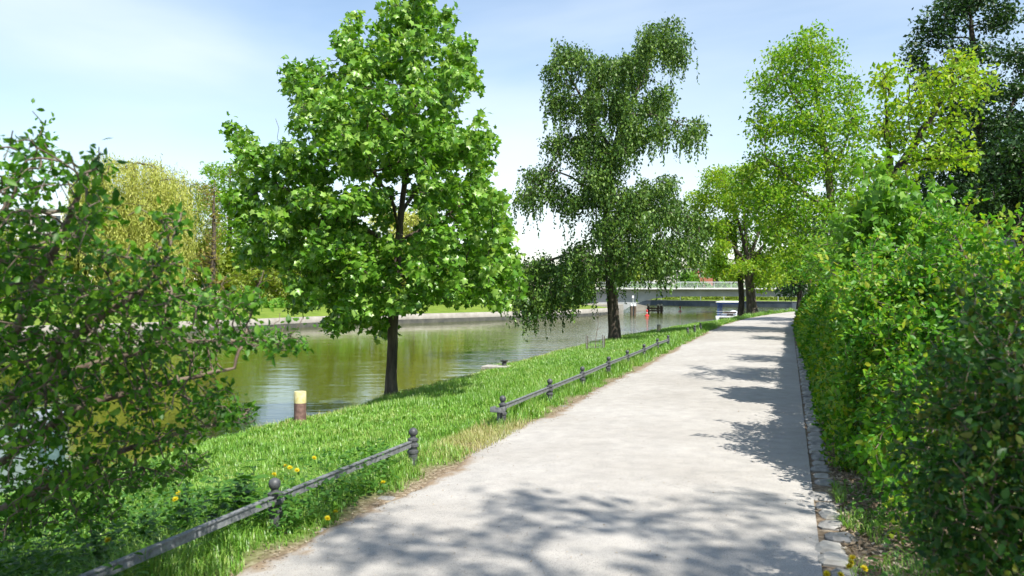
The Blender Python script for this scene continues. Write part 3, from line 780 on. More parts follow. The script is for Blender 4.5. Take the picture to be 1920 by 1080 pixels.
tree('plane_tree', 'dark slim trunk standing beside the fanning yellow-green tree at the path bend', [trB2], 0.20,
     crown3d([(1350, 440, 30, 25), (1385, 430, 35, 30), (1340, 490, 25, 20), (1370, 510, 22, 14), (1400, 470, 25, 20)], D, axB2, .45, dens=2.4, depth=.8), 0.4, 0.45, 23, (M['yellow_leaf'], 24, 0.26, 0.20, 'small'), M['bark_dark'], clear=2.6, tip=.008, rthin=.02)

D = 12.5
axC = [(1640, 560), (1650, 420), (1672, 335), (1715, 270), (1755, 205), (1790, 150)]
trC = [P(1632, 745, D)] + [P(x, y, D) for x, y in axC]
C_ = [(1790, 120, 45, 25), (1830, 150, 35, 30), (1750, 160, 35, 25), (1810, 180, 45, 22), (1720, 210, 30, 25), (1780, 240, 40, 25), (1660, 150, 26, 30), (1680, 200, 26, 30), (1690, 260, 30, 30), (1740, 300, 50, 22), (1790, 300, 35, 18), (1650, 250, 26, 35), (1640, 320, 30, 32), (1690, 345, 34, 25), (1620, 390, 35, 30)]
limC = [[P(1672, 340, D), P(1665, 260, D+.3), P(1660, 150, D+.4)], [P(1690, 305, D), P(1740, 295, D-.5), P(1800, 300, D-.8)]]
tree('lime_tree', 'leaning yellow-green tree with a sloping dark limb above the loose shrubs', [trC]+limC, 0.085, crown3d(C_, D, axC, .13, dens=1.6, depth=.75), 0.125, 0.14, 24,
     (M['golden_leaf'], 14, 0.10, 0.09, 'small'), M['bark_dark'], clear=2.3, tip=.005, rthin=.012, upn=.6)

D = 36.0
axD = [(1870, 600), (1850, 430), (1840, 300), (1830, 150), (1820, 30)]
trD = [P(1876, 620, D)] + [P(x, y, D) for x, y in axD]
D_ = [(1800, 10, 50, 30), (1850, -10, 50, 35), (1740, 50, 32, 30), (1720, 100, 32, 30), (1780, 60, 40, 30), (1880, 40, 35, 30), (1900, 110, 40, 30), (1820, 110, 40, 30), (1750, 150, 40, 30), (1880, 170, 45, 35), (1940, 150, 40, 40), (1800, 210, 45, 35), (1860, 240, 50, 40), (1930, 240, 45, 40), (1790, 290, 45, 40),
      (1850, 320, 60, 45), (1920, 330, 55, 45), (1780, 370, 45, 40), (1840, 400, 60, 40), (1910, 410, 55, 40), (1740, 340, 30, 35), (1740, 400, 30, 30), (1980, 300, 50, 80), (1980, 420, 50, 50)]
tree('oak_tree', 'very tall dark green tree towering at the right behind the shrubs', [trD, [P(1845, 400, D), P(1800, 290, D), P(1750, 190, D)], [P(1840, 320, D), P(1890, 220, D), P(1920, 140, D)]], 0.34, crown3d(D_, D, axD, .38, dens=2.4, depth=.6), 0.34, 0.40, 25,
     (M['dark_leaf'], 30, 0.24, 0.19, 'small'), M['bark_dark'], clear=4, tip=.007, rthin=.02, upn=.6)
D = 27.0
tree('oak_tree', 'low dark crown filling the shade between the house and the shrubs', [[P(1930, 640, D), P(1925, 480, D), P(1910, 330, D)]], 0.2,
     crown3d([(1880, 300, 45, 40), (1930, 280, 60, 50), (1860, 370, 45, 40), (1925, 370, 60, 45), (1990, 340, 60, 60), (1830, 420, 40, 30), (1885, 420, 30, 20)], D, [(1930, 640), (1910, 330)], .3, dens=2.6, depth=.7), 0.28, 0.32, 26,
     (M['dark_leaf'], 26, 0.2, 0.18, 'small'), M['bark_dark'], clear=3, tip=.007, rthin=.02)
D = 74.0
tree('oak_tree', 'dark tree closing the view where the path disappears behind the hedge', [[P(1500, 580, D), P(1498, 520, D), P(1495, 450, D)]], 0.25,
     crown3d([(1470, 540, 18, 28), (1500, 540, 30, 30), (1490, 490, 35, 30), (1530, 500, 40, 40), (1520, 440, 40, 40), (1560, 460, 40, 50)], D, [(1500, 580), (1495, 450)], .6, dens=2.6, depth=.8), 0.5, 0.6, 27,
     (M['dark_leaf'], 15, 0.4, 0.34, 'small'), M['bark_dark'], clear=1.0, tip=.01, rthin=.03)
# the big tree whose shade falls over the foreground stands just outside the picture
def over(gx, gy, h, r, flat=.5, n=70):                # a bough at height h whose shadow falls at (gx, gy)
    k = h/tan(SUN_EL)
    return (np.array((gx+k*cos(SUN_AZ), gy+k*sin(SUN_AZ), h)), np.array((r, r*.9, flat)), int(n*r*r))
big = [over(*a) for a in [(-.9, 5.0, 10.6, .62), (.2, 5.8, 11, .7), (1.0, 5.0, 10.4, .62), (1.8, 5.8, 10.8, .5), (-1.3, 5.9, 10.4, .4), (.9, 4.2, 11.2, .8), (-.4, 4.2, 11.2, .8), (2.0, 4.6, 10.8, .8), (2.4, 3.4, 10.4, 1.1), (3.1, 2.6, 10.4, 1.2), (.6, 3.0, 11.6, 1.3), (-1.3, 3.4, 11.6, .9), (2.4, 1.4, 11.4, 1.6), (0, 1.2, 12, 1.8), (2.2, 2.4, 9.0, .9), (2.8, 4.4, 9.4, .7), (3.4, 3.6, 9.0, .9), (-.5, -1.0, 11.4, 2.2), (2.5, -1.0, 11.0, 2.2), (-3, -.6, 11.0, 2.2), (4.8, 1.0, 10.0, 1.6), (0, -4, 12, 2.6), (5, -2.5, 11, 2.4), (.1, 5.0, 10.2, .4)]]
tree('lime_tree', 'large shade tree standing behind the viewer, its dappled shadow on the near gravel', [[(5.9, -6.4, 0), (5.8, -6.3, 3.5), (5.6, -5.9, 6.0), (5.2, -5.2, 9.0), (4.8, -4.6, 12.4)], [(5.6, -5.9, 6.0), (5.2, -3.4, 8.6), (4.9, -1.6, 10.2)], [(5.6, -5.7, 6.6), (4.4, -4.2, 9.2), (3.2, -3.0, 10.6)]], 0.3, big, 0.24, 0.27, 31,
     (M['bush_leaf'], 15, 0.15, 0.13, 'small'), M['bark_dark'], clear=6.0, tip=.006, lim=1.4)
big = [over(*a) for a in [(-3.0, 3.6, 5.0, .9), (-2.2, 3.7, 5.0, .7), (-1.5, 3.7, 5.0, .6), (-3.4, 2.8, 4.8, 1.1), (-2.2, 2.8, 4.8, 1.0), (-3.8, 3.8, 5.2, .9)]]  # boughs of an added, unseen tree, set to shade the left shrub
tree('lime_tree', 'unseen tree added behind the viewer to shade the foot of the left shrub', [[(-4.6, -3.2, -.1), (-4.5, -3.1, 2), (-3.6, -2.0, 3.6), (-1.6, -.4, 4.6), (-.6, .4, 5.0)]], 0.16, big, 0.2, 0.22, 33,
     (M['bush_leaf'], 32, 0.16, 0.14, 'small'), M['bark_dark'], clear=3.0, tip=.006, lim=1.6)
# tall unseen tree added to keep the dark crowns at the right in shade
big = [(np.array(c), np.array(r), 110) for c, r in [((22, 21, 10), (4, 3, 3)), ((25, 25, 13), (4, 3, 2.5)), ((20, 25, 13), (3, 2.5, 2.5)), ((27, 20, 9), (3.5, 3, 3)), ((23, 28, 16), (4, 3, 2))]]
tree('oak_tree', 'unseen tall tree added outside the right edge to shade the dark crowns', [[(23.5, 22.5, 0), (23.4, 22.6, 5), (23, 23.5, 10), (23, 25, 15)]], .35, big, .5, .55, 32, (M['dark_leaf'], 14, .35, .32, 'small'), M['bark_dark'], clear=4, tip=.01, lim=2.0)

# --- far bank trees
def far_tree(name, label, px, top, D, lst, mat, seed, leafsize=.34, n_per=6, strand=None, bark='bark', clear=2.0, dens=2.8, r=0.3, shape='spray', depth=.85, droop=.35):
    x, y, _ = P(px, 500, D); z0 = far_z(x, y)-0.1
    base = np.array((x, y, z0)); t = P(px+6, top, D)
    tr = [base, base*.55+t*.45+np.array((.2, 0, 0)), t]
    k = D/FPX
    return tree(name, label, [tr], r, crown3d(lst, D, [(px, 700), (px, top)], .62, dens=dens, depth=depth), 0.55, 0.62, seed,
                (M[mat], int(n_per*1.7), 0.36, leafsize, shape), M[bark], clear=clear, tip=.012, rthin=.034, strand=strand, droop=droop)
far_tree('willow_tree', 'big weeping willow with pale yellow hanging strands across the river', 245, 310, 74,
         [(170, 345, 40, 30), (215, 310, 45, 22), (270, 320, 45, 25), (320, 345, 40, 30), (200, 380, 50, 40), (260, 390, 55, 45), (320, 400, 45, 45), (150, 380, 25, 40), (240, 460, 60, 40), (310, 470, 40, 40)], 'willow_leaf', 41, .26, 5,
         strand=(3600, 1.5, 7.5, .20, .34, 0.3), shape='narrow', droop=1.4, r=.45)
far_tree('willow_tree', 'smaller pale willow standing behind the bank shrub across the river', 350, 335, 84,
         [(340, 360, 30, 25), (375, 360, 30, 25), (350, 410, 40, 40), (385, 430, 35, 40), (345, 480, 40, 40), (380, 500, 40, 40)], 'olive_leaf', 42, .28, 5, strand=(900, 1, 4, .22, .3, .3), shape='narrow', droop=1.0)
far_tree('alder_tree', 'feathery light green tree just left of the maple crown across the river', 425, 300, 92,
         [(405, 325, 30, 25), (445, 320, 35, 28), (400, 380, 35, 40), (450, 380, 40, 40), (420, 450, 45, 45), (470, 450, 40, 40), (430, 520, 50, 35)], 'yellow_leaf', 43, .30, 5)
far_tree('alder_tree', 'brownish half bare tree between the willows across the river', 395, 330, 80,
         [(390, 370, 22, 30), (400, 430, 28, 35), (385, 490, 28, 35), (410, 540, 30, 25)], 'brown_leaf', 44, .22, 4)
far_tree('hawthorn_tree', 'low olive bush at the lawn edge below the willow', 480, 480, 80, [(460, 520, 40, 28), (505, 510, 40, 30), (540, 530, 35, 30), (480, 555, 40, 18)], 'olive_leaf', 45, .28, 7, clear=.6)
far_tree('alder_tree', 'pale green tree showing through the middle of the maple', 770, 390, 90, [(740, 420, 45, 30), (795, 420, 45, 30), (760, 480, 55, 40), (815, 490, 45, 40), (715, 490, 40, 40), (780, 545, 60, 25), (720, 550, 40, 25), (840, 550, 40, 22)], 'willow_leaf', 46, .34, 6, clear=.8)
far_tree('alder_tree', 'mid green tree behind the left half of the maple', 610, 400, 84, [(590, 430, 45, 35), (640, 440, 45, 35), (600, 500, 55, 40), (660, 510, 45, 40), (560, 520, 40, 40), (620, 555, 60, 22), (550, 560, 40, 18)], 'olive_leaf', 47, .34, 6, clear=.8)
far_tree('alder_tree', 'bright green tree behind the right edge of the maple', 905, 470, 96, [(880, 500, 45, 28), (935, 500, 45, 28), (900, 550, 55, 25), (955, 545, 40, 25), (840, 540, 40, 30)], 'fresh_leaf', 48, .36, 9, clear=.5)
far_tree('alder_tree', 'dark low tree on the far bank below the weeping tree', 1040, 490, 103, [(1005, 520, 32, 22), (1050, 515, 40, 24), (1090, 525, 30, 22), (1030, 555, 45, 18), (1080, 560, 30, 16), (980, 555, 30, 18)], 'dark_leaf', 49, .38, 11, clear=.3)
far_tree('alder_tree', 'green tree half hidden behind the foreground branches at the far left', 20, 430, 66, [(0, 460, 50, 35), (50, 480, 45, 35), (-40, 500, 50, 50), (10, 540, 60, 40), (80, 550, 40, 35)], 'olive_leaf', 50, .3, 7, clear=.8)
# trees and bushes on the land beyond the bridge
bx = [(1222, 510, 12, 14, 182, 'olive_leaf', 'round olive tree'), (1290, 520, 16, 12, 190, 'fresh_leaf', 'pale fresh tree'), (1345, 498, 22, 20, 186, 'yellow_leaf', 'yellowish broad tree'), (1400, 505, 20, 18, 176, 'olive_leaf', 'dull green tree'), (1448, 500, 20, 20, 168, 'fresh_leaf', 'fresh green tree')]
spots = ['just right of the weeping tree', 'in front of the white distant house', 'beside the red distant house', 'behind the two trunks at the path bend', 'at the hedge end']
for k, (px, py, rx, ry, D, mt, nm) in enumerate(bx):
    b = P(px, 548, D); b[2] = 0.2
    tree('distant_tree', f'{nm} beyond the bridge {spots[k]}', [[b, P(px, py+8, D), P(px, py-8, D)]], .22, crown3d([(px, py, rx, ry), (px-rx*.6, py+8, rx*.7, ry*.7), (px+rx*.6, py+6, rx*.7, ry*.7)], D, [(px, 560), (px, 480)], .7, dens=4, depth=.8), .6, .65, 60+k,
         (M[mt], 12, .4, .5, 'spray'), M['bark'], clear=1.0, tip=.015, rthin=.045, group='trees beyond the bridge')
def bush_row(name, label, pts, h, w, mat, n, size, seed, group=None, cat='hedge'):
    """a long loose hedge following pts"""
    rng = np.random.default_rng(seed); pts = np.asarray(pts, float)
    L = np.concatenate(([0], np.cumsum(np.linalg.norm(np.diff(pts[:, :2], axis=0), axis=1))))
    q = rng.random(n)*L[-1]; c = np.stack([np.interp(q, L, pts[:, i]) for i in range(3)], 1)
    hh = h*(0.75+.35*np.sin(q*.9)*np.sin(q*.31+1)+.15*np.sin(q*2.7))
    a = rng.random(n)*pi; rr = rng.random(n)**.4
    c[:, 1] += np.cos(a)*w*rr; c[:, 2] += np.sin(a)*hh*rr
    V, F = leaves(rng, c, rng.normal(size=(n, 3)), rng.normal(0, .7, (n, 3))+(0, -.3, .8), size*(.6+.8*rng.random(n)), 'spray')
    o = empty(name, pts[0]); tag(o, label, cat, group)
    mesh_np('foliage', V, F, M[mat], o, origin=pts[0]); return o
bush_row('bush_row', 'bright green bushes growing along the far side of the bridge', [P(1150, 540, 124)*(1, 1, 0)+(0, 0, 1.0), P(1520, 540, 124)*(1, 1, 0)+(0, 0, 1.0)], 2.6, 1.4, 'fresh_leaf', 3600, .42, 71)
bush_row('bush_row', 'low dark shrubs above the quay wall beneath the bridge', [(20, 176, 0), (38, 160, 0), (52, 149, 0), (90, 140, 0)], 1.35, 1.5, 'olive_leaf', 3600, .42, 72)

def wood(name, label, pts, hfun, depth, mat, n, size, seed):
    rng = np.random.default_rng(seed); pts = np.asarray(pts, float)
    L = np.concatenate(([0], np.cumsum(np.linalg.norm(np.diff(pts[:, :2], axis=0), axis=1))))
    q = rng.random(n)*L[-1]; c = np.stack([np.interp(q, L, pts[:, i]) for i in range(3)], 1)
    lump = .62+.22*np.sin(q*.33+1)*np.sin(q*.11)+.18*np.sin(q*.8+2)*np.sin(q*.47)+.08*np.sin(q*2.1)
    c[:, 2] += hfun*lump*rng.random(n)**.55; c[:, 1] += depth*rng.random(n)
    V, F = leaves(rng, c, rng.normal(size=(n, 3)), rng.normal(0, .7, (n, 3))+(0, -.4, .7), size*(.6+.8*rng.random(n)), 'spray')
    return tag(mesh_np(name, V, F, M[mat]), label, 'wood', kind='stuff')
wood('distant_wood', 'hazy green wood closing the horizon beyond the bridge', [(30, 262, 1.5), (120, 250, 1.5)], 13, 10, 'olive_leaf', 9000, 1.1, 81)
off = [far_line[k]+far_nrm[k]*24 for k in range(20, 146, 6)]
wood('distant_wood', 'dense bushes at the back of the lawn on the opposite bank', [(p[0], p[1], 1.0) for p in off], 6.5, 5, 'olive_leaf', 9000, .85, 82)
edge_pts = [far_line[k]+far_nrm[k]*7 for k in range(50, 146, 4)]
bush_row('bush_row', 'low green bushes scattered along the lawn across the river', [(p[0], p[1], -.1) for p in edge_pts], 2.0, 1.2, 'fresh_leaf', 3800, .42, 73)

# --- buildings
def building(name, label, c, size, rz, wall, roofm, cols, rows, wsize, zbase=0.0, roof_over=.2):
    o = empty(name, (c[0], c[1], zbase), rz); tag(o, label, 'building')
    W, Dp, H = size
    MB().box((0, 0, H/2), (W, Dp, H)).build('wall', wall, o)
    MB().box((0, 0, H+.14), (W+roof_over*2, Dp+roof_over*2, .28)).build('roof', roofm, o)
    for i in range(cols):
        for j in range(rows):
            x = -W/2+W*(i+.5)/cols; z = H*(j+.55)/rows
            wv = MB().box((x, -Dp/2-.02, z), (wsize[0]+.16, .06, wsize[1]+.16)).build('window', M['white_paint'], o)
            MB().box((x, -Dp/2-.06, z), (wsize[0], .04, wsize[1])).build('pane', M['glass'], wv)
    return o
x, y, _ = P(1262, 540, 235); building('apartment_house', 'distant white house seen above the bridge parapet', (x, y), (17, 9, 6.6), .1, M['plaster'], M['roof'], 5, 2, (1.3, 1.5), 1.2)
x, y, _ = P(1316, 540, 228); building('apartment_house', 'distant red brick house beside the white one above the bridge', (x, y), (4.2, 8, 6.2), 0, M['brick_red'], M['roof'], 2, 2, (1.0, 1.3), 1.2)
x, y, _ = P(88, 540, 118); building('apartment_house', 'pale flat roofed house glimpsed through the branches at the far left', (x, y), (6, 7, 12.2), .3, M['plaster'], M['roof'], 3, 4, (1.2, 1.5), .9)
x, y, _ = P(1905, 540, 44); hb = building('apartment_house', 'shaded grey house with a pale pillar deep behind the shrubs', (x+.6, y), (5.0, 6, 5.4), 0, M['plaster_grey'], M['roof'], 2, 2, (1.2, 1.3), 0)
MB().box((-2.0, -3.5, 2.4), (.42, .42, 4.8), bevel=.03).build('pillar', M['plaster'], hb)
MB().box((0, -3.5, 4.6), (5.2, .5, .3), bevel=.03).build('porch_beam', M['plaster_grey'], hb)

# ================================================================== hedge and shrubs
def build_hedge():
    rng = np.random.default_rng(91)
    s0, s1 = 7.6, 62.0; UL, W, H = 0.34, 2.6, 1.70
    o = empty('clipped_hedge', su(s0, UL, 0)); tag(o, 'long clipped green hedge lining the right side of the path', 'hedge')
    base = np.array(su(s0, UL, 0))
    # sample (s, around) with density falling with distance
    n = 72000
    t = rng.random(n); s = s0*((s1/s0)**t)               # log spacing = equal density in the picture
    prof = rng.random(n)
    L1, L2, L3 = H, W*.75, H*.3                             # face, top, end
    face = prof < .55; top = ~face
    bumpy = .10*np.sin(s*2.1)*np.sin(s*.7+1) + .07*np.sin(s*5.3) + .05*np.sin(s*9.1)
    hh = H*(1+.04*np.sin(s*.8)+.03*np.sin(s*2.9)) - .30*np.clip((s-11)/16, 0, 1)
    v = rng.random(n)
    zf = hh*(v**.8); uf = UL + .02 + .50*(zf/hh)**1.5 + .15*np.clip((zf/hh-.8)/.2, 0, 1)**2 + bumpy*.6*np.sin(zf*3+s)
    w = rng.random(n)**1.25; ut = UL+.60+w*(W-.3); zt = hh - .14*np.clip(1-w*6, 0, 1)**2 + .10*np.sin(ut*3.1+s*1.7)+.06*np.sin(s*4.1-ut*2)
    u = np.where(face, uf, ut); z = np.where(face, zf, zt)
    depth = rng.random(n)**2*.22; u = np.where(face, u+depth, u); z = np.where(top, z-depth*.8, z)
    u = u + bend(s)
    X = u*CT+s*ST; Y = -u*ST+s*CT
    pos = np.stack((X, Y, z), 1)
    nf = np.array((-CT, ST, .35)); nt = np.array((0, 0, 1.0))
    nrm = np.where(face[:, None], nf, nt) + rng.normal(0, .55, (n, 3))
    tip = rng.normal(0, 1, (n, 3)) + np.where(face[:, None], np.array((-.5, 0, .35)), np.array((0, 0, .9)))
    size = np.clip(.0062*s, .042, .22)*(.6+.8*rng.random(n))
    near = s < 12
    V1, F1 = leaves(rng, pos[near], tip[near], nrm[near], size[near], 'oval'); V2, F2 = leaves(rng, pos[~near], tip[~near], nrm[~near], size[~near], 'small')
    # the blunt near end
    m = 9000
    ue = UL+.05+rng.random(m)*W; ze = H*rng.random(m)**.8; se = s0 - .12*np.sin(ze/H*pi) + rng.random(m)**2*.25 + .06*np.sin(ue*7+ze*5)
    pe = np.stack((ue*CT+se*ST, -ue*ST+se*CT, ze), 1)
    V3, F3 = leaves(rng, pe, rng.normal(size=(m, 3))+(0, -.5, .3), np.array((0, -1, .5))+rng.normal(0, .5, (m, 3)), .05*(.6+.8*rng.random(m)), 'oval')
    m = 1500; ts = s0*((30/s0)**rng.random(m)); tu = UL+.55+rng.random(m)**1.5*1.4+bend(ts); L = .08+.30*rng.random(m)**2
    base_p = np.stack((tu*CT+ts*ST, -tu*ST+ts*CT, H-.05-.30*np.clip((ts-11)/16, 0, 1)), 1); dv = unit(rng.normal(0, .35, (m, 3))+(-.1, 0, 1.0))
    q = np.linspace(0, 1, 9); sp = (base_p[:, None]+dv[:, None]*(L[:, None]*q[None])[:, :, None]).reshape(-1, 3); k = len(sp)
    V4, F4 = leaves(rng, sp, rng.normal(size=(k, 3))+(0, 0, .6), rng.normal(0, .6, (k, 3))+(0, 0, 1), np.repeat(np.clip(.0055*ts, .04, .1), 9)*(.6+.6*rng.random(k)), 'small')
    V = np.vstack((V1, V2, V3, V4)); F = np.vstack((F1, F2+len(V1), F3+len(V1)+len(V2), F4+len(V1)+len(V2)+len(V3)))
    mesh_np('foliage', V, F, M['hedge_leaf'], o, origin=base)
    # dark solid core in place of the dense inside
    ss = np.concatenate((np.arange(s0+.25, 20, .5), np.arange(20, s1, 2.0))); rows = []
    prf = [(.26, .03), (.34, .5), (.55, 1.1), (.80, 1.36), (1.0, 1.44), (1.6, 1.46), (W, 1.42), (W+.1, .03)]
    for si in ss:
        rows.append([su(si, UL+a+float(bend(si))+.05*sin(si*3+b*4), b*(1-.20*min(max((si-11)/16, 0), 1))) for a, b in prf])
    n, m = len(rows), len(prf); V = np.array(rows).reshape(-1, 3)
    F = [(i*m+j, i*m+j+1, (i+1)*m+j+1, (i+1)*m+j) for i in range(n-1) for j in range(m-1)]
    mesh_np('inner_core', V, [np.array(F), np.array([list(range(m))])], M['inner'], o, origin=base)
build_hedge()

def shoots(rng, clumps, n, lo, hi, gap=.05, upw=1.3):
    A = []
    for _ in range(n):
        c, r, _n = clumps[int(rng.integers(len(clumps)))]
        d = unit(rng.normal(size=3)); d[2] = abs(d[2]); d = unit(d)
        p = c + d*r*.8; v = unit(d*(1, 1, .5) + rng.normal(0, .25, 3) + (0, 0, upw)); L = lo+(hi-lo)*rng.random()
        A.append(p + v*np.arange(0, L, gap)[:, None])
    return np.vstack(A)
def shrub(name, label, base, clumps, r0, stems, seed, leaf, step=.09, kill=.11, tip=.0022, rthin=.006, jit=.22, upn=.6, droop=.1, keep=1.0, up=.06, bark='twig', rmin=.0018, sh=None):
    rng = np.random.default_rng(seed)
    base = np.array(base, float); trunks = []
    A = attract(rng, clumps)
    if sh: A = np.vstack((A, shoots(rng, clumps, *sh)))
    o = empty(name, base); tag(o, label, 'shrub')
    for st in stems: trunks.append(st)
    # every stem springs from the same stool
    N, par, main = grow(rng, trunks, A, step, kill, .05, up, jit)
    ru = radii(N, par, tip); r = ru; sc = r0/r[0]; r = np.maximum(r*(1+(sc-1)*np.clip(r/r[0]*1.6, 0, 1)), rmin)
    V, F = limbs(N, par, r, None, rmin, sides=(4, 6, 8)); mesh_np('stems', V, F, M[bark], o, True, origin=base)
    mat, n_per, spread, size, shape = leaf
    V, F = foliage(rng, N, par, ru, tip*2.4, n_per, spread, size, shape, droop, upn, keep=keep)
    mesh_np('foliage', V, F, mat, o, origin=base); return o

# loose shrub with long shoots beyond the bare soil on the right
sb = [(1600, 540, 45, 40, 7.6), (1660, 560, 60, 55, 7.0), (1640, 640, 60, 60, 6.8), (1720, 520, 60, 50, 7.2), (1790, 500, 60, 55, 6.8), (1730, 620, 70, 60, 6.3), (1830, 560, 65, 55, 6.2), (1890, 540, 55, 45, 6.4), (1670, 720, 55, 55, 6.4), (1750, 720, 70, 60, 5.8), (1830, 660, 70, 60, 5.6), (1640, 790, 45, 40, 6.3), (1720, 800, 60, 45, 5.8), (1900, 640, 50, 60, 5.4),
      (1850, 470, 14, 35, 6.0), (1790, 440, 14, 30, 6.8), (1760, 790, 50, 50, 5.3), (1680, 850, 45, 30, 5.8), (1600, 600, 30, 40, 7.4), (1910, 500, 30, 30, 6.4), (1620, 850, 34, 24, 6.2), (1665, 900, 42, 24, 5.6), (1715, 930, 36, 26, 5.1), (1690, 985, 30, 18, 4.9), (1730, 1010, 28, 24, 4.7)]
cl = [clump(a, b, c, d, e, 0, max(c*e/FPX, .25), int(c*d/9)) for a, b, c, d, e in sb]
cl += [clump(a, b, c, d, e+.7, 0, max(c*e/FPX, .25), int(c*d/16)) for a, b, c, d, e in sb]
bs = np.array((3.45, 6.35, .02))
st = [[bs, bs+(-.15, -.1, .5), P(1680, 640, 6.5)], [bs, bs+(.15, -.05, .6), P(1850, 560, 6.2), P(1795, 450, 6.7)], [bs, bs+(.0, .2, .7), P(1740, 540, 7.0)], [bs, bs+(.25, -.2, .5), P(1880, 600, 5.8)], [bs, bs+(-.1, -.3, .35), P(1730, 780, 5.7)], [bs, bs+(-.2, .3, .6), P(1620, 560, 7.4)]]
shrub('loose_shrub', 'tall loose shrub with long shoots and yellowish leaves right of the bare soil', bs, cl, .03, st, 101, (M['shrub_leaf'], 6, .04, .058, 'oval'), step=.07, kill=.075, sh=(150, .15, .45))

# dark shrub closest to the camera at the right edge
nb = [(1830, 720, 30, 40, 3.5), (1880, 660, 40, 40, 3.4), (1915, 600, 30, 35, 3.4), (1800, 800, 32, 36, 3.4), (1860, 790, 45, 45, 3.2), (1915, 740, 45, 50, 3.1), (1770, 880, 34, 34, 3.3), (1830, 880, 45, 40, 3.1), (1900, 870, 50, 50, 3.0), (1750, 950, 30, 34, 3.3), (1800, 970, 42, 36, 3.1), (1880, 970, 50, 45, 3.0), (1740, 1020, 26, 26, 3.3), (1800, 1050, 45, 36, 3.1), (1880, 1060, 60, 45, 2.9), (1940, 1000, 50, 70, 2.9), (1950, 820, 50, 80, 3.0), (1760, 760, 14, 20, 3.5), (1730, 840, 14, 14, 3.5)]
cl = [clump(a, b, c, d, e+q, 0, .16, max(6, int(c*d/11))) for a, b, c, d, e in nb for q in (0, .35)]
bs = np.array((2.05, 3.15, .02))
st = [[bs, bs+(-.05, 0, .4), P(1810, 800, 3.3)], [bs, bs+(.05, .05, .6), P(1890, 680, 3.2)], [bs, bs+(0, -.1, .3), P(1850, 930, 3.0)]]
shrub('dark_shrub', 'dark green shrub with bronze young leaves, closest at the right edge', bs, cl, .02, st, 102, (M['near_leaf'], 6, .025, .04, 'oval'), step=.045, kill=.05, sh=(220, .08, .32), tip=.0018, rthin=.005)

# fresh green maple suckers behind the hedge
fb = [(1610, 430, 45, 40), (1660, 390, 45, 35), (1720, 410, 50, 38), (1690, 450, 60, 40), (1620, 480, 50, 35), (1760, 450, 50, 35), (1720, 490, 60, 30), (1580, 500, 35, 30), (1800, 480, 40, 30), (1640, 365, 18, 20)]
D = 10.6
cl = [clump(a, b, c, d, D+q, 0, .35, int(c*d/16)) for a, b, c, d in fb for q in (-.3, .4)]
bs = np.array((4.75, 10.8, .02))
st = [[bs, bs+(-.1, 0, 1.2), P(1650, 440, D)], [bs, bs+(.1, 0, 1.2), P(1730, 440, D)], [bs, bs+(-.2, 0, 1.1), P(1610, 470, D)]]
shrub('young_maple', 'fresh light green young maple thicket rising behind the hedge', bs, cl, .035, st, 103, (M['fresh_leaf'], 7, .06, .10, 'maple'), step=.12, kill=.13, sh=(30, .3, .7, .1), tip=.003, rthin=.008, droop=.5)

def thicket(label, D, pxs, base, seed, mat, size):
    cl = [clump(a, b, c, d, D+q, 0, .4, max(5, int(c*d*(D/12.0)**2/20))) for a, b, c, d in pxs for q in (-.4, .4)]
    bs = np.array(base); tops = sorted(pxs, key=lambda t: t[1])[:3]
    st = [[bs, bs*.5+P(a, b, D)*.5+np.array((0, 0, .2)), P(a, b, D)] for a, b, c, d in tops]
    shrub('hedge_thicket', label, bs, cl, .04, st, seed, (M[mat], 6, .07, size, 'oval'), step=.13, kill=.14, tip=.003, sh=(30, .3, .7, .1))
thicket('light green thicket growing out of the hedge in front of the straight trunk', 17.0, [(1570, 430, 30, 28), (1600, 420, 28, 28), (1570, 480, 40, 26), (1535, 505, 28, 20), (1605, 475, 34, 30), (1575, 520, 40, 18)], su(18.2, 1.3, .02), 105, 'fresh_leaf', .085)
thicket('yellowish thicket overtopping the far half of the hedge', 25.0, [(1535, 480, 22, 20), (1515, 515, 18, 14), (1555, 495, 24, 18), (1530, 530, 28, 12)], su(26.6, 1.2, .02), 106, 'shrub_leaf', .11)
# big shrub at the left edge, soft and close
lb = [(62, 290, 14, 40, 3.5), (20, 330, 30, 30, 3.6), (60, 370, 30, 30, 3.5), (168, 320, 12, 40, 3.3), (190, 390, 18, 40, 3.4), (40, 430, 60, 40, 3.6), (130, 450, 55, 35, 3.5), (220, 480, 50, 30, 3.5), (328, 420, 8, 45, 3.6), (300, 500, 40, 35, 3.6), (50, 520, 80, 50, 3.5), (180, 560, 90, 50, 3.6), (320, 575, 65, 45, 3.7), (410, 580, 45, 35, 3.9), (80, 640, 100, 50, 3.6), (230, 650, 85, 45, 3.8), (350, 660, 55, 40, 3.9), (450, 640, 40, 25, 4.0), (520, 645, 35, 16, 4.0), (570, 650, 15, 8, 4.0), (110, 740, 105, 45, 3.8), (270, 745, 75, 38, 3.9), (390, 750, 50, 32, 4.1), (450, 785, 40, 16, 4.1), (60, 830, 70, 40, 3.7), (220, 820, 85, 30, 3.9), (330, 815, 45, 22, 4.0), (130, 890, 80, 25, 3.8), (60, 930, 70, 30, 4.0), (220, 900, 80, 28, 4.2), (340, 885, 50, 24, 4.4), (30, 990, 60, 30, 4.1), (170, 970, 60, 25, 4.3), (-40, 600, 50, 200, 3.4), (470, 560, 20, 22, 4.0)]
cl = [clump(a, b, c, d, e+q, 0, .26, max(5, int(c*d/(24+q*18)))) for a, b, c, d, e in lb for q in (-.25, .4)]
bs = np.array((-3.35, 4.15, -.10))
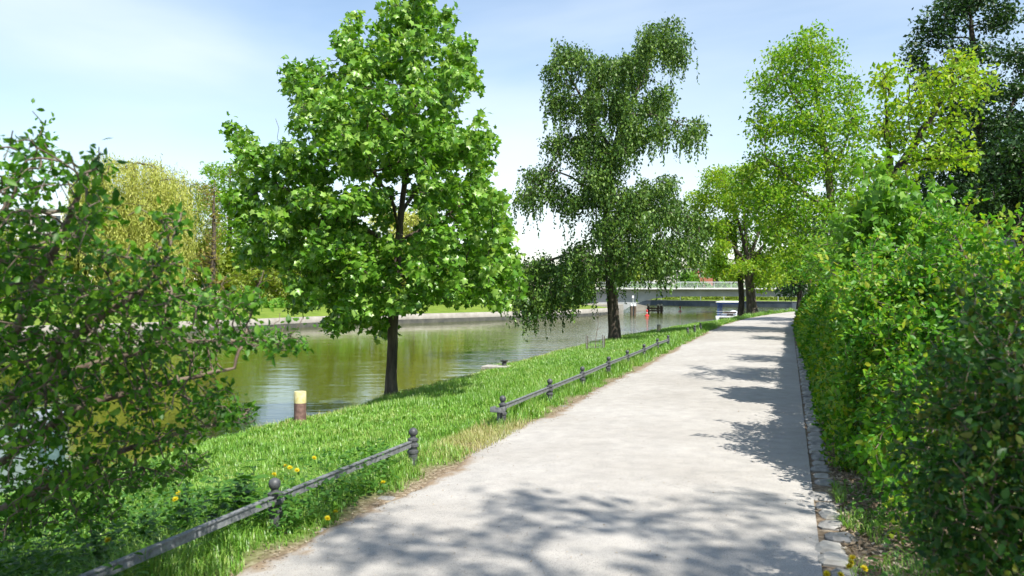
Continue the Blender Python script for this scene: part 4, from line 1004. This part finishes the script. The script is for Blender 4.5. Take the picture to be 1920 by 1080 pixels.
st = [[bs, bs+(.15, 0, .45), P(120, 700, 3.8), P(330, 640, 3.8), P(520, 640, 4.0)], [bs, bs+(0, 0, .5), P(30, 620, 3.6), P(120, 430, 3.5), P(175, 300, 3.3)], [bs, bs+(-.1, .1, .6), P(-30, 500, 3.6), P(50, 300, 3.5)],
      [bs, bs+(.2, .1, .3), P(180, 860, 3.9), P(340, 810, 4.0), P(470, 780, 4.1)], [bs, bs+(.1, -.1, .5), P(180, 600, 3.5), P(300, 520, 3.5), P(340, 400, 3.6)], [bs, bs+(.05, .2, .4), P(150, 760, 4.0), P(300, 720, 4.1), P(440, 690, 4.2)]]
shrub('riverside_shrub', 'large loose leafy shrub with bare arching branches at the left edge', bs, cl, .05, st, 104, (M['bush_leaf'], 5, .03, .042, 'oval'), step=.055, kill=.06, tip=.0024, rthin=.0052, jit=.3, keep=.78, sh=(60, .08, .24))

# bare sapling in a wire guard on the bank
b = G(1116, 658, -.28); b[2] = gxy(b[0], b[1])
o = empty('sapling', b); tag(o, 'thin bare sapling rising from a wire guard near the leaning trunk', 'sapling')
rng = np.random.default_rng(3)
mb = MB(); main = np.array([(0, 0, -.03), (.02, 0, .35), (.06, .02, .6), (.10, .0, .8), (.07, .0, 1.05)]); mb.tube(main, np.array((.014, .011, .009, .007, .003)), 6)
for k in range(13):
    t = .45+.55*rng.random(); p = main[2]*(1-t)+main[4]*t if t > .5 else main[2]; q = p+np.array((rng.normal(0, .14), rng.normal(0, .14), .05+.12*rng.random())); mb.tube([p, (p+q)/2+(0, 0, .02), q], np.array((.004, .003, .0015)), 4)
mb.build('stem', M['twig'], o)
o = empty('wire_guard', b); tag(o, 'small square wire mesh guard around the bare sapling', 'guard')
for sx in (-1, 1):
    for sy in (-1, 1): MB().box((sx*.26, sy*.26, .2), (.022, .022, .48)).build('guard_stake', M['timber'], o)
for k in range(4):
    z = .08+.11*k; MB().tube([(-.26, -.26, z), (.26, -.26, z), (.26, .26, z), (-.26, .26, z), (-.26, -.25, z)], .004, 4).build('wire', M['dark_wire'], o)
mb = MB()
for k in range(6):
    t = -.22+.088*k
    for c in ((t, -.26), (t, .26), (-.26, t), (.26, t)): mb.box((c[0], c[1], .21), (.005, .005, .38))
mb.build('wire_mesh', M['dark_wire'], o)

# ================================================================== fence
POST = [(.044, -.15), (.044, .13), (.052, .135), (.052, .155), (.039, .163), (.039, .185), (.052, .192), (.052, .214), (.039, .222), (.039, .24), (.049, .246), (.049, .262), (.027, .272), (.024, .288)]
BALL = [(.022, 0), (.032, .008), (.039, .022), (.041, .036), (.038, .050), (.029, .064), (.014, .073), (.003, .076)]
FU = -3.22
pm = bm_ = None
def fence(label, stations, rails, stub=None):
    global pm, bm_
    root = empty('low_iron_fence', su(stations[0], FU, 0)); root.location = (0, 0, 0); tag(root, label, 'fence', 'low iron fence runs beside the path')
    for s in stations:
        u = FU+float(bend(s)); z = float(gz(s, u)); loc = su(s, u, z-.03)
        if pm is None:
            p = MB().lathe((0, 0, 0), POST, 14).build('post', M['iron_post'], root, True); bl = MB().lathe((0, 0, .286), BALL, 14).build('ball_finial', M['iron_post'], p, True)
            pm, bm_ = p.data, bl.data
        else:
            p = link(bpy.data.objects.new('post', pm), root); link(bpy.data.objects.new('ball_finial', bm_), p)
        p.location = loc; p.rotation_euler = (.035*sin(s*7.3), .04*sin(s*4.1+1), s)
    for a, b_ in rails:
        def pt(s): u = FU+float(bend(s)); return np.array(su(s, u, float(gz(s, u))+.19))
        p0, p1 = pt(a), pt(b_); d = p1-p0; l = np.linalg.norm(d)
        prof = [(-.008, -.030), (.008, -.030), (.008, .020), (.018, .020), (.018, .028), (-.018, .028), (-.018, .020), (-.008, .020)]
        r = MB().prism(prof, 'x', .05, l-.05).build('rail', M['iron'], root)
        r.location = p0; r.rotation_euler = (0, -math.asin(d[2]/l), math.atan2(d[1], d[0]))
    return root
st1 = [.5, 2.5, 4.5, 6.53]
fence('iron fence run with ball topped posts closest to the camera, before the gap', st1, list(zip(st1[:-1], st1[1:])))
st2 = [8.93, 10.9, 12.85, 14.8, 16.75, 18.75, 20.75, 22.8]
f2 = fence('iron fence run with ball topped posts beyond the worn gap in the grass', st2, list(zip(st2[:-1], st2[1:])))
p0 = np.array(su(8.86, FU, float(gz(8.86, FU))+.165))
mb = MB().box((-.09, 0, 0), (.17, .13, .014)).box((-.09, .06, .025), (.17, .014, .05)).box((-.09, -.06, .025), (.17, .014, .05)).box((-.17, 0, .025), (.014, .13, .05)).box((-.06, 0, -.10), (.03, .03, .2))
r = mb.build('end_bracket', M['iron'], f2); r.location = p0; r.rotation_euler = (0, .05, pi/2-TH)
st3 = [27.5, 29.6, 31.7]
fence('short far stretch of dark iron posts near the boat', st3, [])

# ================================================================== bollards and mooring things
def bollard(name, label, loc, r, h, band, m1, m2, cat='bollard'):
    o = empty(name, loc); tag(o, label, cat)
    MB().lathe((0, 0, 0), [(r, -.25), (r, h-band)], 22).build('shaft', m1, o, True)
    MB().lathe((0, 0, 0), [(r*1.012, h-band), (r*1.012, h-.012), (r*.94, h), (r*.3, h+.004)], 22).build('painted_band', m2, o, True)
    return o
p = G(563, 790, -.33); p[2] = gxy(p[0], p[1])-.02; bollard('bollard', 'rusty steel bollard with a yellow painted top on the bank edge', p, .088, .46, .17, M['rust'], M['yellow_paint'])
p = G(1235, 628, -.30); p[2] = gxy(p[0], p[1])-.02; bollard('bollard', 'small beige post on the bank edge between the leaning trunk and the boat', p, .085, .36, .05, M['beige_post'], M['pale_stone'])
p = np.array(P(97, 600, 8.05)); p[2] = gxy(p[0], p[1])
o = empty('mooring_bollard', p); tag(o, 'thick dark teal mooring bollard with a pale cap behind the left branches', 'bollard')
MB().lathe((0, 0, 0), [(.12, -.3), (.12, .62)], 22).build('shaft', M['teal_steel'], o, True)
MB().lathe((0, 0, 0), [(.123, .62), (.16, .66), (.165, .71), (.15, .755), (.08, .79), (.01, .80)], 22).build('cap', M['pale_cap'], o, True)
# stone slab with a small mooring cleat
p = G(935, 694, -.36); p[2] = gxy(p[0], p[1])-.02
o = MB().box((0, 0, .0), (.75, .42, .10), TH*-1, bevel=.02).build('stone_slab', M['pale_stone']); o.location = p+(0, 0, .03); tag(o, 'pale flat stone slab lying at the bank edge', 'slab')
o = MB().lathe((0, 0, 0), [(.06, 0), (.05, .03), (.045, .09), (.07, .11), (.085, .12), (.085, .135), (.02, .142)], 14, sx=1.2).build('mooring_cleat', M['dark_metal'], None, True); o.location = p+(.14, 0, .078); tag(o, 'small dark mushroom shaped mooring cleat on the pale slab', 'cleat')

# timber dolphins by the bridge
def dolphin(label, px, D, piles, top, cross=False):
    c = P(px, 590, D); o = empty('mooring_dolphin', (c[0], c[1], WATER_Z)); tag(o, label, 'piles', 'timber dolphins by the bridge')
    for x, y in piles:
        pl = MB().lathe((x, y, -1), [(.17, 0), (.16, 1+top)], 10).build('pile', M['timber'], o, True)
        MB().lathe((x, y, top), [(.18, 0), (.18, .22), (.05, .26)], 10).build('pile_cap', M['white_paint'], pl, True)
    if cross: MB().box((0, -.05, top*.62), (piles[-1][0]-piles[0][0]+.4, .16, .22)).build('cross_beam', M['timber'], o); MB().box((0, -.05, top*.3), (piles[-1][0]-piles[0][0]+.4, .16, .22)).build('cross_beam', M['timber'], o)
dolphin('pair of dark timber piles with white caps in front of the bridge abutment', 1187, 96, [(-.2, 0), (.22, .1)], 1.15)
dolphin('longer timber pile frame with cross beams under the bridge', 1228, 108, [(-.9, 0), (.45, 0), (.9, .2)], .95, True)
c = P(1187, 590, 96)
o = empty('signal_pole', (c[0]+.05, c[1]+.4, WATER_Z)); tag(o, 'thin pale signal pole rising behind the white capped piles', 'pole')
MB().lathe((0, 0, -1), [(.05, 0), (.04, 3.3)], 8).build('pole', M['galv'], o, True); MB().box((0, 0, 2.25), (.22, .06, .3)).build('sign_plate', M['white_paint'], o)
def buoy(label, px, py):
    p = G(px, py, WATER_Z); o = empty('river_buoy', p); tag(o, label, 'buoy', 'red river buoys')
    MB().lathe((0, 0, -.12), [(.22, 0), (.27, .08), (.27, .16), (.20, .22), (.06, .25)], 16).build('float', M['red_paint'], o, True)
    MB().lathe((0, 0, .2), [(.07, -.12), (.06, .26), (.10, .28), (.10, .50), (.03, .53)], 12).build('top_mark', M['red_paint'], o, True)
    MB().lathe((0, 0, .30), [(.074, 0), (.074, .10)], 12).build('white_band', M['white_paint'], o, True)
buoy('red buoy floating just in front of the bridge piles', 1213, 592)
buoy('red buoy floating farther out, under the middle of the bridge', 1275, 584)

# moored boat
def boat():
    c = P(1392, 560, 78); rz = pi/2-TH
    o = empty('passenger_boat', (c[0], c[1]+4, WATER_Z), rz); tag(o, 'small white passenger boat with blue canopy frame moored by the bend', 'boat')
    hw = 1.25; V, F = [], []
    sec = [(-4.0, 1.0, .50), (-2, 1.0, .48), (0, 1, .48), (2, .92, .55), (3.4, .6, .68), (4.4, .08, .85)]
    for x, k, h in sec: V += [(x, -hw*k, h), (x, -hw*k*.86, -.25), (x, hw*k*.86, -.25), (x, hw*k, h)]
    for i in range(len(sec)-1):
        for j in range(4): F.append((4*i+j, 4*i+4+j, 4*i+4+(j+1) % 4, 4*i+(j+1) % 4))
    F += [(0, 1, 2, 3), (23, 22, 21, 20)]
    MB().add(V, F).build('hull', M['white_paint'], o)
    MB().box((-.6, 1.26, .44), (6.6, .06, .07)).box((-.6, -1.26, .44), (6.6, .06, .07)).build('rubbing_strake', M['blue_paint'], o)
    MB().box((-4.03, 0, .15), (.06, 1.7, .45)).build('transom_panel', M['dark_metal'], o)
    for x in (-3.3, -1.7, -.1, 1.5):
        for y in (-1.05, 1.05): MB().box((x, y, 1.12), (.09, .09, 1.30)).build('canopy_post', M['blue_paint'], o)
    MB().box((-.9, 0, 1.86), (5.4, 2.5, .10), bevel=.03).build('canopy_roof', M['white_paint'], o)
    for y in (-1.12, 1.12): MB().box((-.9, y, 1.74), (5.3, .06, .16)).build('canopy_beam', M['blue_paint'], o)
    MB().box((-3.35, 0, 1.74), (.06, 2.2, .16)).build('canopy_beam', M['blue_paint'], o)
    for z in (.72, .95):
        MB().tube([(-3.9, -1.15, z), (-3.9, 1.15, z)], .025, 6).build('stern_rail', M['galv'], o)
    MB().box((-1.8, 0, .78), (2.8, 1.1, .10)).box((-1.8, 0, .62), (.3, .6, .3)).build('bench', M['timber'], o)
boat()

# ================================================================== stone edging
def build_edging():
    rng = np.random.default_rng(14)
    k = empty('kerb', (0, 0, 0)); tag(k, 'single row of worn grey setts edging the right side of the path', 'kerb', kind='structure')
    datas = []
    for v in range(6):
        import bmesh
        L, W, H = .21, .165, .14
        b = .018
        V = []; prof = [(-H/2, W/2, L/2), (H/2-b, W/2, L/2), (H/2, W/2-b*1.6, L/2-b*1.6)]
        for z, a, c in prof:
            for q in range(8):
                an = [(-1, -.6), (-.7, -1), (.7, -1), (1, -.6), (1, .6), (.7, 1), (-.7, 1), (-1, .6)][q]
                V.append((an[0]*a+rng.normal(0, .007), an[1]*c+rng.normal(0, .008), z+rng.normal(0, .003)))
        V.append((0, 0, H/2+.006))
        F = [(8*i+j, 8*i+(j+1) % 8, 8*i+8+(j+1) % 8, 8*i+8+j) for i in range(2) for j in range(8)] + [(16+j, 16+(j+1) % 8, 24) for j in range(8)]
        me = bpy.data.meshes.new('sett'); me.from_pydata(V, [], F); me.materials.append(M['stone'] if v % 2 else M['pale_stone']); me.update(); datas.append(me)
    s = 2.4; i = 0
    while s < 24:
        worn = s < 7.0
        if not (worn and rng.random() < .12):
            o = bpy.data.objects.new('sett', datas[int(rng.integers(6))]); link(o, k)
            o.location = su(s, .18+.10+rng.normal(0, .006 if not worn else .02), -.045+rng.normal(0, .006))
            o.rotation_euler = (rng.normal(0, .03), rng.normal(0, .03), -TH+rng.normal(0, .03 if not worn else .10))
            o.scale = (1+rng.normal(0, .06), 1+rng.normal(0, .07), 1)
        s += .262+rng.normal(0, .012)
    k2 = empty('edging_stones', (0, 0, 0)); tag(k2, 'half buried pale stones along the left margin of the path', 'stones', kind='structure')
    for s in (4.5, 5.4, 6.9, 7.6, 9.1, 10.6, 12.5):
        o = bpy.data.objects.new('edging_stone', datas[1+2*int(rng.integers(3))]); link(o, k2)
        o.location = su(s+rng.normal(0, .08), float(pathL(s))-.07+rng.normal(0, .04), -.062); o.rotation_euler = (rng.normal(0, .05), rng.normal(0, .05), rng.random()*3); o.scale = (.9, .8, 1)
build_edging()

# ================================================================== grass, weeds, litter
def blades(rng, pos, h, w, lean, name, label, mat, kind='stuff', tris=3, cat='grass'):
    n = len(pos); a = rng.random(n)*2*pi; d = np.stack((np.cos(a), np.sin(a), np.zeros(n)), 1); b = np.stack((-np.sin(a), np.cos(a), np.zeros(n)), 1)
    up = np.array((0, 0, 1.0)); hh = h[:, None]; ww = w[:, None]; ln = lean[:, None]
    if tris == 3:
        mid = pos + up*hh*.55 + d*hh*ln*.28; tip = pos + up*hh*(1-.35*ln) + d*hh*ln
        V = np.stack((pos-b*ww, pos+b*ww, mid+b*ww*.8, mid-b*ww*.8, tip), 1)
        T = np.array([(0, 1, 2), (0, 2, 3), (3, 2, 4)])
    else:
        tip = pos + up*hh + d*hh*ln*.8; V = np.stack((pos-b*ww, pos+b*ww, tip), 1); T = np.array([(0, 1, 2)])
    F = T[None] + (np.arange(n)*V.shape[1])[:, None, None]
    return V.reshape(-1, 3), F.reshape(-1, 3)
def build_grass():
    rng = np.random.default_rng(33)
    Vs, Fs, off = [], [], 0
    def put(n, s0, s1, u_in, hb, wmin, tris, power=1.0):
        nonlocal off
        s = s0*((s1/s0)**rng.random(n)) if power else s0+(s1-s0)*rng.random(n)
        e, l = edge(s), pathL(s)
        u = e-.03+(l-e+.05)*rng.random(n)
        tuft = rng.random(n) < .35                                    # part of the blades stand in tufts
        ts_ = s0*((s1/s0)**rng.random(500)); tu_ = edge(ts_)+(pathL(ts_)-edge(ts_))*rng.random(500); pick = rng.integers(500, size=n)
        s = np.where(tuft, ts_[pick]+rng.normal(0, .05+.004*s0, n), s); u = np.where(tuft, tu_[pick]+rng.normal(0, .05+.004*s0, n), u); e, l = edge(s), pathL(s)
        d = l-u
        fz = np.exp(-((u-FU-bend(s))/.42)**2)                         # taller by the fence, where no mower reaches
        patch = .5+.5*np.sin(s*1.9+u*2.3)*np.sin(u*3.1-s*1.1)
        h = hb*(.6+.55*rng.random(n))*(1+1.25*fz*(.5+patch)+.35*patch)*np.where(tuft, 1.45, .9)
        wob = 0.10*np.sin(s*5.1)+0.07*np.sin(s*2.3+1)+.05*np.sin(s*13)
        keep = (u > e-.04) & (d > .10+np.maximum(wob, -.05)+.10*rng.random(n))
        gap = np.exp(-((s-8.0)/0.85)**4)*np.exp(-((d-0.2)/0.50)**4)
        keep &= rng.random(n) > 1.05*gap*(.72+.28*np.sin(s*9+u*7)); h = h*(1-.6*gap)
        wear = np.exp(-((d-.12)/.16)**2); h = h*(1-.45*wear)
        bare = np.exp(-((u-e)/.25)**2)*(.5+.5*np.sin(s*1.9)); h = h*(1-.3*bare)
        s, u, h = s[keep], u[keep], h[keep]; n2 = len(s)
        pos = np.stack((u*CT+s*ST, -u*ST+s*CT, gz(s, u)-.005), 1)
        w = np.maximum(wmin, .00042*pos[:, 1])*(.6+.7*rng.random(n2))
        V, F = blades(rng, pos, h, w, .25+.75*rng.random(n2), '', '', None, tris=tris)
        Vs.append(V); Fs.append(F+off); off += len(V)
    put(100000, 2.3, 11, 0, .062, .0030, 3)
    put(100000, 11, 26, 0, .055, .004, 1)
    put(60000, 26, 66, 0, .07, .008, 1)
    o = mesh_np('grass', np.vstack(Vs), np.vstack(Fs), M['grass']); tag(o, 'lush bright green grass covering the near river bank', 'grass', kind='stuff')
    # straw-coloured tufts on the worn gap and at the bank edge
    n = 6500
    s = np.where(rng.random(n) < .45, rng.normal(8.0, .6, n), 4+40*rng.random(n)**1.6); g = rng.random(n) < .5
    u = np.where(np.abs(s-8) < 1.2, pathL(s)-.05-.6*rng.random(n), edge(s)+.22*np.abs(rng.normal(size=n)))
    pos = np.stack((u*CT+s*ST, -u*ST+s*CT, gz(s, u)-.003), 1)
    V, F = blades(rng, pos, .04+.06*rng.random(n), np.maximum(.003, .0004*pos[:, 1]), .5+.8*rng.random(n), '', '', None, tris=1)
    o = mesh_np('dry_grass', V, F, M['dry_grass']); tag(o, 'straw coloured dry grass on the worn gap and bank edge', 'grass', kind='stuff')
    # grass strip and clumps on the right, by the setts and the bare soil
    n = 5200
    s = 3.4+4.6*rng.random(n); u = .34+.9*rng.random(n)**1.6
    c = np.sin(s*4.7+u*5)*np.sin(u*8-s*2.0)+.25*np.sin(s*13); k = c > .18; s, u = s[k], u[k]
    pos = np.stack((u*CT+s*ST, -u*ST+s*CT, gz(s, u)-.003), 1); n = len(s)
    V, F = blades(rng, pos, .05+.08*rng.random(n), np.full(n, .003), .3+.8*rng.random(n), '', '', None)
    o = mesh_np('verge_grass', V, F, M['grass']); tag(o, 'sparse grass tufts growing beside the setts on the right', 'grass', kind='stuff')
build_grass()

def build_weeds():
    rng = np.random.default_rng(44)
    # broad leaved ground cover under the left shrub and along the fence
    n = 15000
    s = 1.9+4.8*rng.random(n); u = -3.0-3.4*rng.random(n)**1.3
    k = (np.sin(s*2.1+u)*np.sin(u*2.3-s) + .5*rng.random(n) > -.05) & (s < 6.0+.6*np.sin(u*3)); s, u = s[k], u[k]; n = len(s)
    z = gz(s, u)+.03+.22*rng.random(n)**1.3
    pos = np.stack((u*CT+s*ST, -u*ST+s*CT, z), 1)
    V, F = leaves(rng, pos, rng.normal(size=(n, 3))*(1, 1, .3)+(0, 0, -.1), rng.normal(0, .35, (n, 3))+(0, 0, 1), .028+.035*rng.random(n), 'oval')
    o = mesh_np('weeds', V, F, M['weed_leaf']); tag(o, 'tangle of leafy weeds beneath the left shrub', 'weeds', kind='stuff')
    n = 12000
    s = 3.0+5.0*rng.random(n); u = .40+2.4*rng.random(n)**.8
    k = (np.sin(s*3.1+u*2)*np.sin(u*3.3-s) + .7*rng.random(n) > .22); s, u = s[k], u[k]; n = len(s)
    pos = np.stack((u*CT+s*ST, -u*ST+s*CT, gz(s, u)+.02+.14*rng.random(n)**1.5), 1)
    V, F = leaves(rng, pos, rng.normal(size=(n, 3))*(1, 1, .3), rng.normal(0, .35, (n, 3))+(0, 0, 1), .025+.035*rng.random(n), 'oval')
    o = mesh_np('weeds', V, F, M['weed_leaf']); tag(o, 'low weeds on the bare soil before the right hedge', 'weeds', kind='stuff')
    n = 13000
    s = 2.4+6.0*rng.random(n); u = .32+2.6*rng.random(n)**1.2
    pos = np.stack((u*CT+s*ST, -u*ST+s*CT, gz(s, u)+.006+.02*rng.random(n)), 1)
    V, F = leaves(rng, pos, rng.normal(size=(n, 3))*(1, 1, .35), rng.normal(0, .4, (n, 3))+(0, 0, 1), .018+.035*rng.random(n), 'small')
    o = mesh_np('leaf_litter', V, F, M['litter']); tag(o, 'dry brown leaf litter under the right shrubs', 'litter', kind='stuff')
    n = 2600
    s = 2.6+13*rng.random(n); u = pathL(s)-.10+rng.normal(0, .10, n)
    pos = np.stack((u*CT+s*ST, -u*ST+s*CT, np.maximum(gz(s, u), .012)+.006), 1)
    V, F = leaves(rng, pos, rng.normal(size=(n, 3))*(1, 1, .3), rng.normal(0, .4, (n, 3))+(0, 0, 1), .008+.016*rng.random(n), 'small')
    o = mesh_np('leaf_litter', V, F, M['litter']); tag(o, 'brown plant debris scattered along the left path margin', 'litter', kind='stuff')
build_weeds()
def build_grit():
    rng = np.random.default_rng(55); n = 2600
    s = 2.6*((16/2.6)**rng.random(n)); l, r = pathL(s), pathR(s); t = rng.random(n); t = np.where(rng.random(n) < .5, t, np.where(rng.random(n) < .5, t**3, 1-t**3)); u = l+(r-l)*t
    pos = np.stack((u*CT+s*ST, -u*ST+s*CT, .018+.03*np.sin(np.pi*t)), 1)
    V, F = leaves(rng, pos, rng.normal(size=(n, 3))*(1, 1, .1), rng.normal(0, .25, (n, 3))+(0, 0, 1), .006+.014*rng.random(n)**2.5, 'small')
    tag(mesh_np('path_litter', V, F, M['litter']), 'tiny bud scales and crumbs strewn over the pale path', 'litter', kind='stuff')
build_grit()

def leafy_plant(label, x, y, h, n, size, seed, mat='weed_leaf'):
    rng = np.random.default_rng(seed); z = gxy(x, y); o = empty('leafy_weed', (x, y, z)); tag(o, label, 'plant', 'leafy weeds by the fence')
    mb = MB(); PP, TT = [], []
    for k in range(n):
        a = rng.random()*2*pi; t = np.array((cos(a)*.10, sin(a)*.10, 0))*rng.random()+(0, 0, h*(.7+.4*rng.random()))
        mb.tube([(0, 0, -.02), t*.5+(0, 0, .01), t], np.array((.004, .003, .002)), 5)
        for q in range(5):
            f = .35+.65*q/4
            for sg in (0, pi):
                b = q*1.57+sg+a; PP.append(t*f); TT.append((cos(b), sin(b), .15))
    PP, TT = np.array(PP), np.array(TT, float)
    mb.build('stem', M['stem_green'], o)
    V, F = leaves(rng, PP, TT, rng.normal(0, .2, PP.shape)+(0, 0, 1), size*(.7+.6*rng.random(len(PP))), 'oval')
    mesh_np('foliage', V, F, M[mat], o)
for k, (px, py, h, n, sz, lb_) in enumerate([(450, 1000, .38, 6, .10, 'tall leafy weed crowding the fence post closest to the camera'), (400, 1030, .30, 5, .085, 'leafy weed just left of the tallest weed at the fence'), (190, 1075, .26, 4, .08, 'bright leafy weed standing before the closest rail'), (350, 985, .30, 5, .08, 'leafy weed behind the closest rail in the shade'), (470, 945, .34, 4, .085, 'leafy weed with large leaves behind the fence post'), (270, 1000, .22, 4, .06, 'small leafy weed in the shade beneath the left shrub')]):
    p = G(px, py, -.02); leafy_plant(lb_, p[0], p[1], h, n, sz, 200+k)

# dandelions
dm = None
def dandelion(label, px, py, h):
    global dm
    z0 = -.02
    D = (CAM_H-(z0+h))*FPX/(py-HOR); x = (px-960)*D/FPX; z = gxy(x, D)
    o = empty('dandelion', (x, D, z)); tag(o, label, 'flower', 'dandelions')
    if dm is None:
        rng = np.random.default_rng(9); n = 60; a = np.arange(n)*2.399; r = np.sqrt(np.arange(n)/n)
        pos = np.zeros((n, 3)); pos[:, 2] = .004*(1-r)
        tip = np.stack((np.cos(a)*(.3+r), np.sin(a)*(.3+r), .9-.8*r), 1)
        V, F = leaves(rng, pos, tip, rng.normal(0, .1, (n, 3))+(0, 0, 1), np.full(n, .023), 'narrow')
        fl = mesh_np('flower_head', V, F, M['petal'], o); st = MB().tube([(0, 0, -1), (.02, 0, -.5), (0, 0, 0)], .0022, 5).build('stem', M['stem_green'], o); dm = (fl.data, st.data)
    else:
        fl = link(bpy.data.objects.new('flower_head', dm[0]), o); st = link(bpy.data.objects.new('stem', dm[1]), o)
    hh = (CAM_H-(py-HOR)*D/FPX)-z
    fl.location = (0, 0, hh); fl.rotation_euler = (-.45, .25, px); st.location = (0, 0, hh); st.scale = (1, 1, hh)
for a in [('dandelion behind the closest fence post', 514, 890, .20), ('dandelion, left one of the cluster beyond the closest rail', 536, 874, .2), ('dandelion in the middle of the cluster beyond the closest rail', 544, 877, .2), ('dandelion, right one of the cluster beyond the closest rail', 557, 882, .2), ('single dandelion standing above the cluster beyond the rail', 589, 859, .2), ('dandelion by the path edge below the closest rail', 629, 960, .10), ('second dandelion low at the path edge below the closest rail', 614, 972, .10), ('dandelion in the grass between the rail and the path', 719, 905, .12), ('buttercup yellow flower alone in the deep shade at the left', 204, 1013, .22), ('yellow flower in the shade under the left shrub', 336, 925, .2), ('yellow flower low in the shade beside the shrub', 330, 936, .2),
          ('tallest dandelion beside the setts in the right corner', 1598, 1046, .16), ('dandelion below the tallest one beside the setts', 1592, 1062, .14), ('dandelion right of the cluster beside the setts', 1619, 1066, .14), ('dandelion at the bottom edge beside the last sett', 1549, 1076, .10), ('dandelion at the bottom edge between the setts and the soil', 1575, 1078, .10), ('upper dandelion of the cluster beside the setts', 1594, 1054, .16)]:
    dandelion(*a)
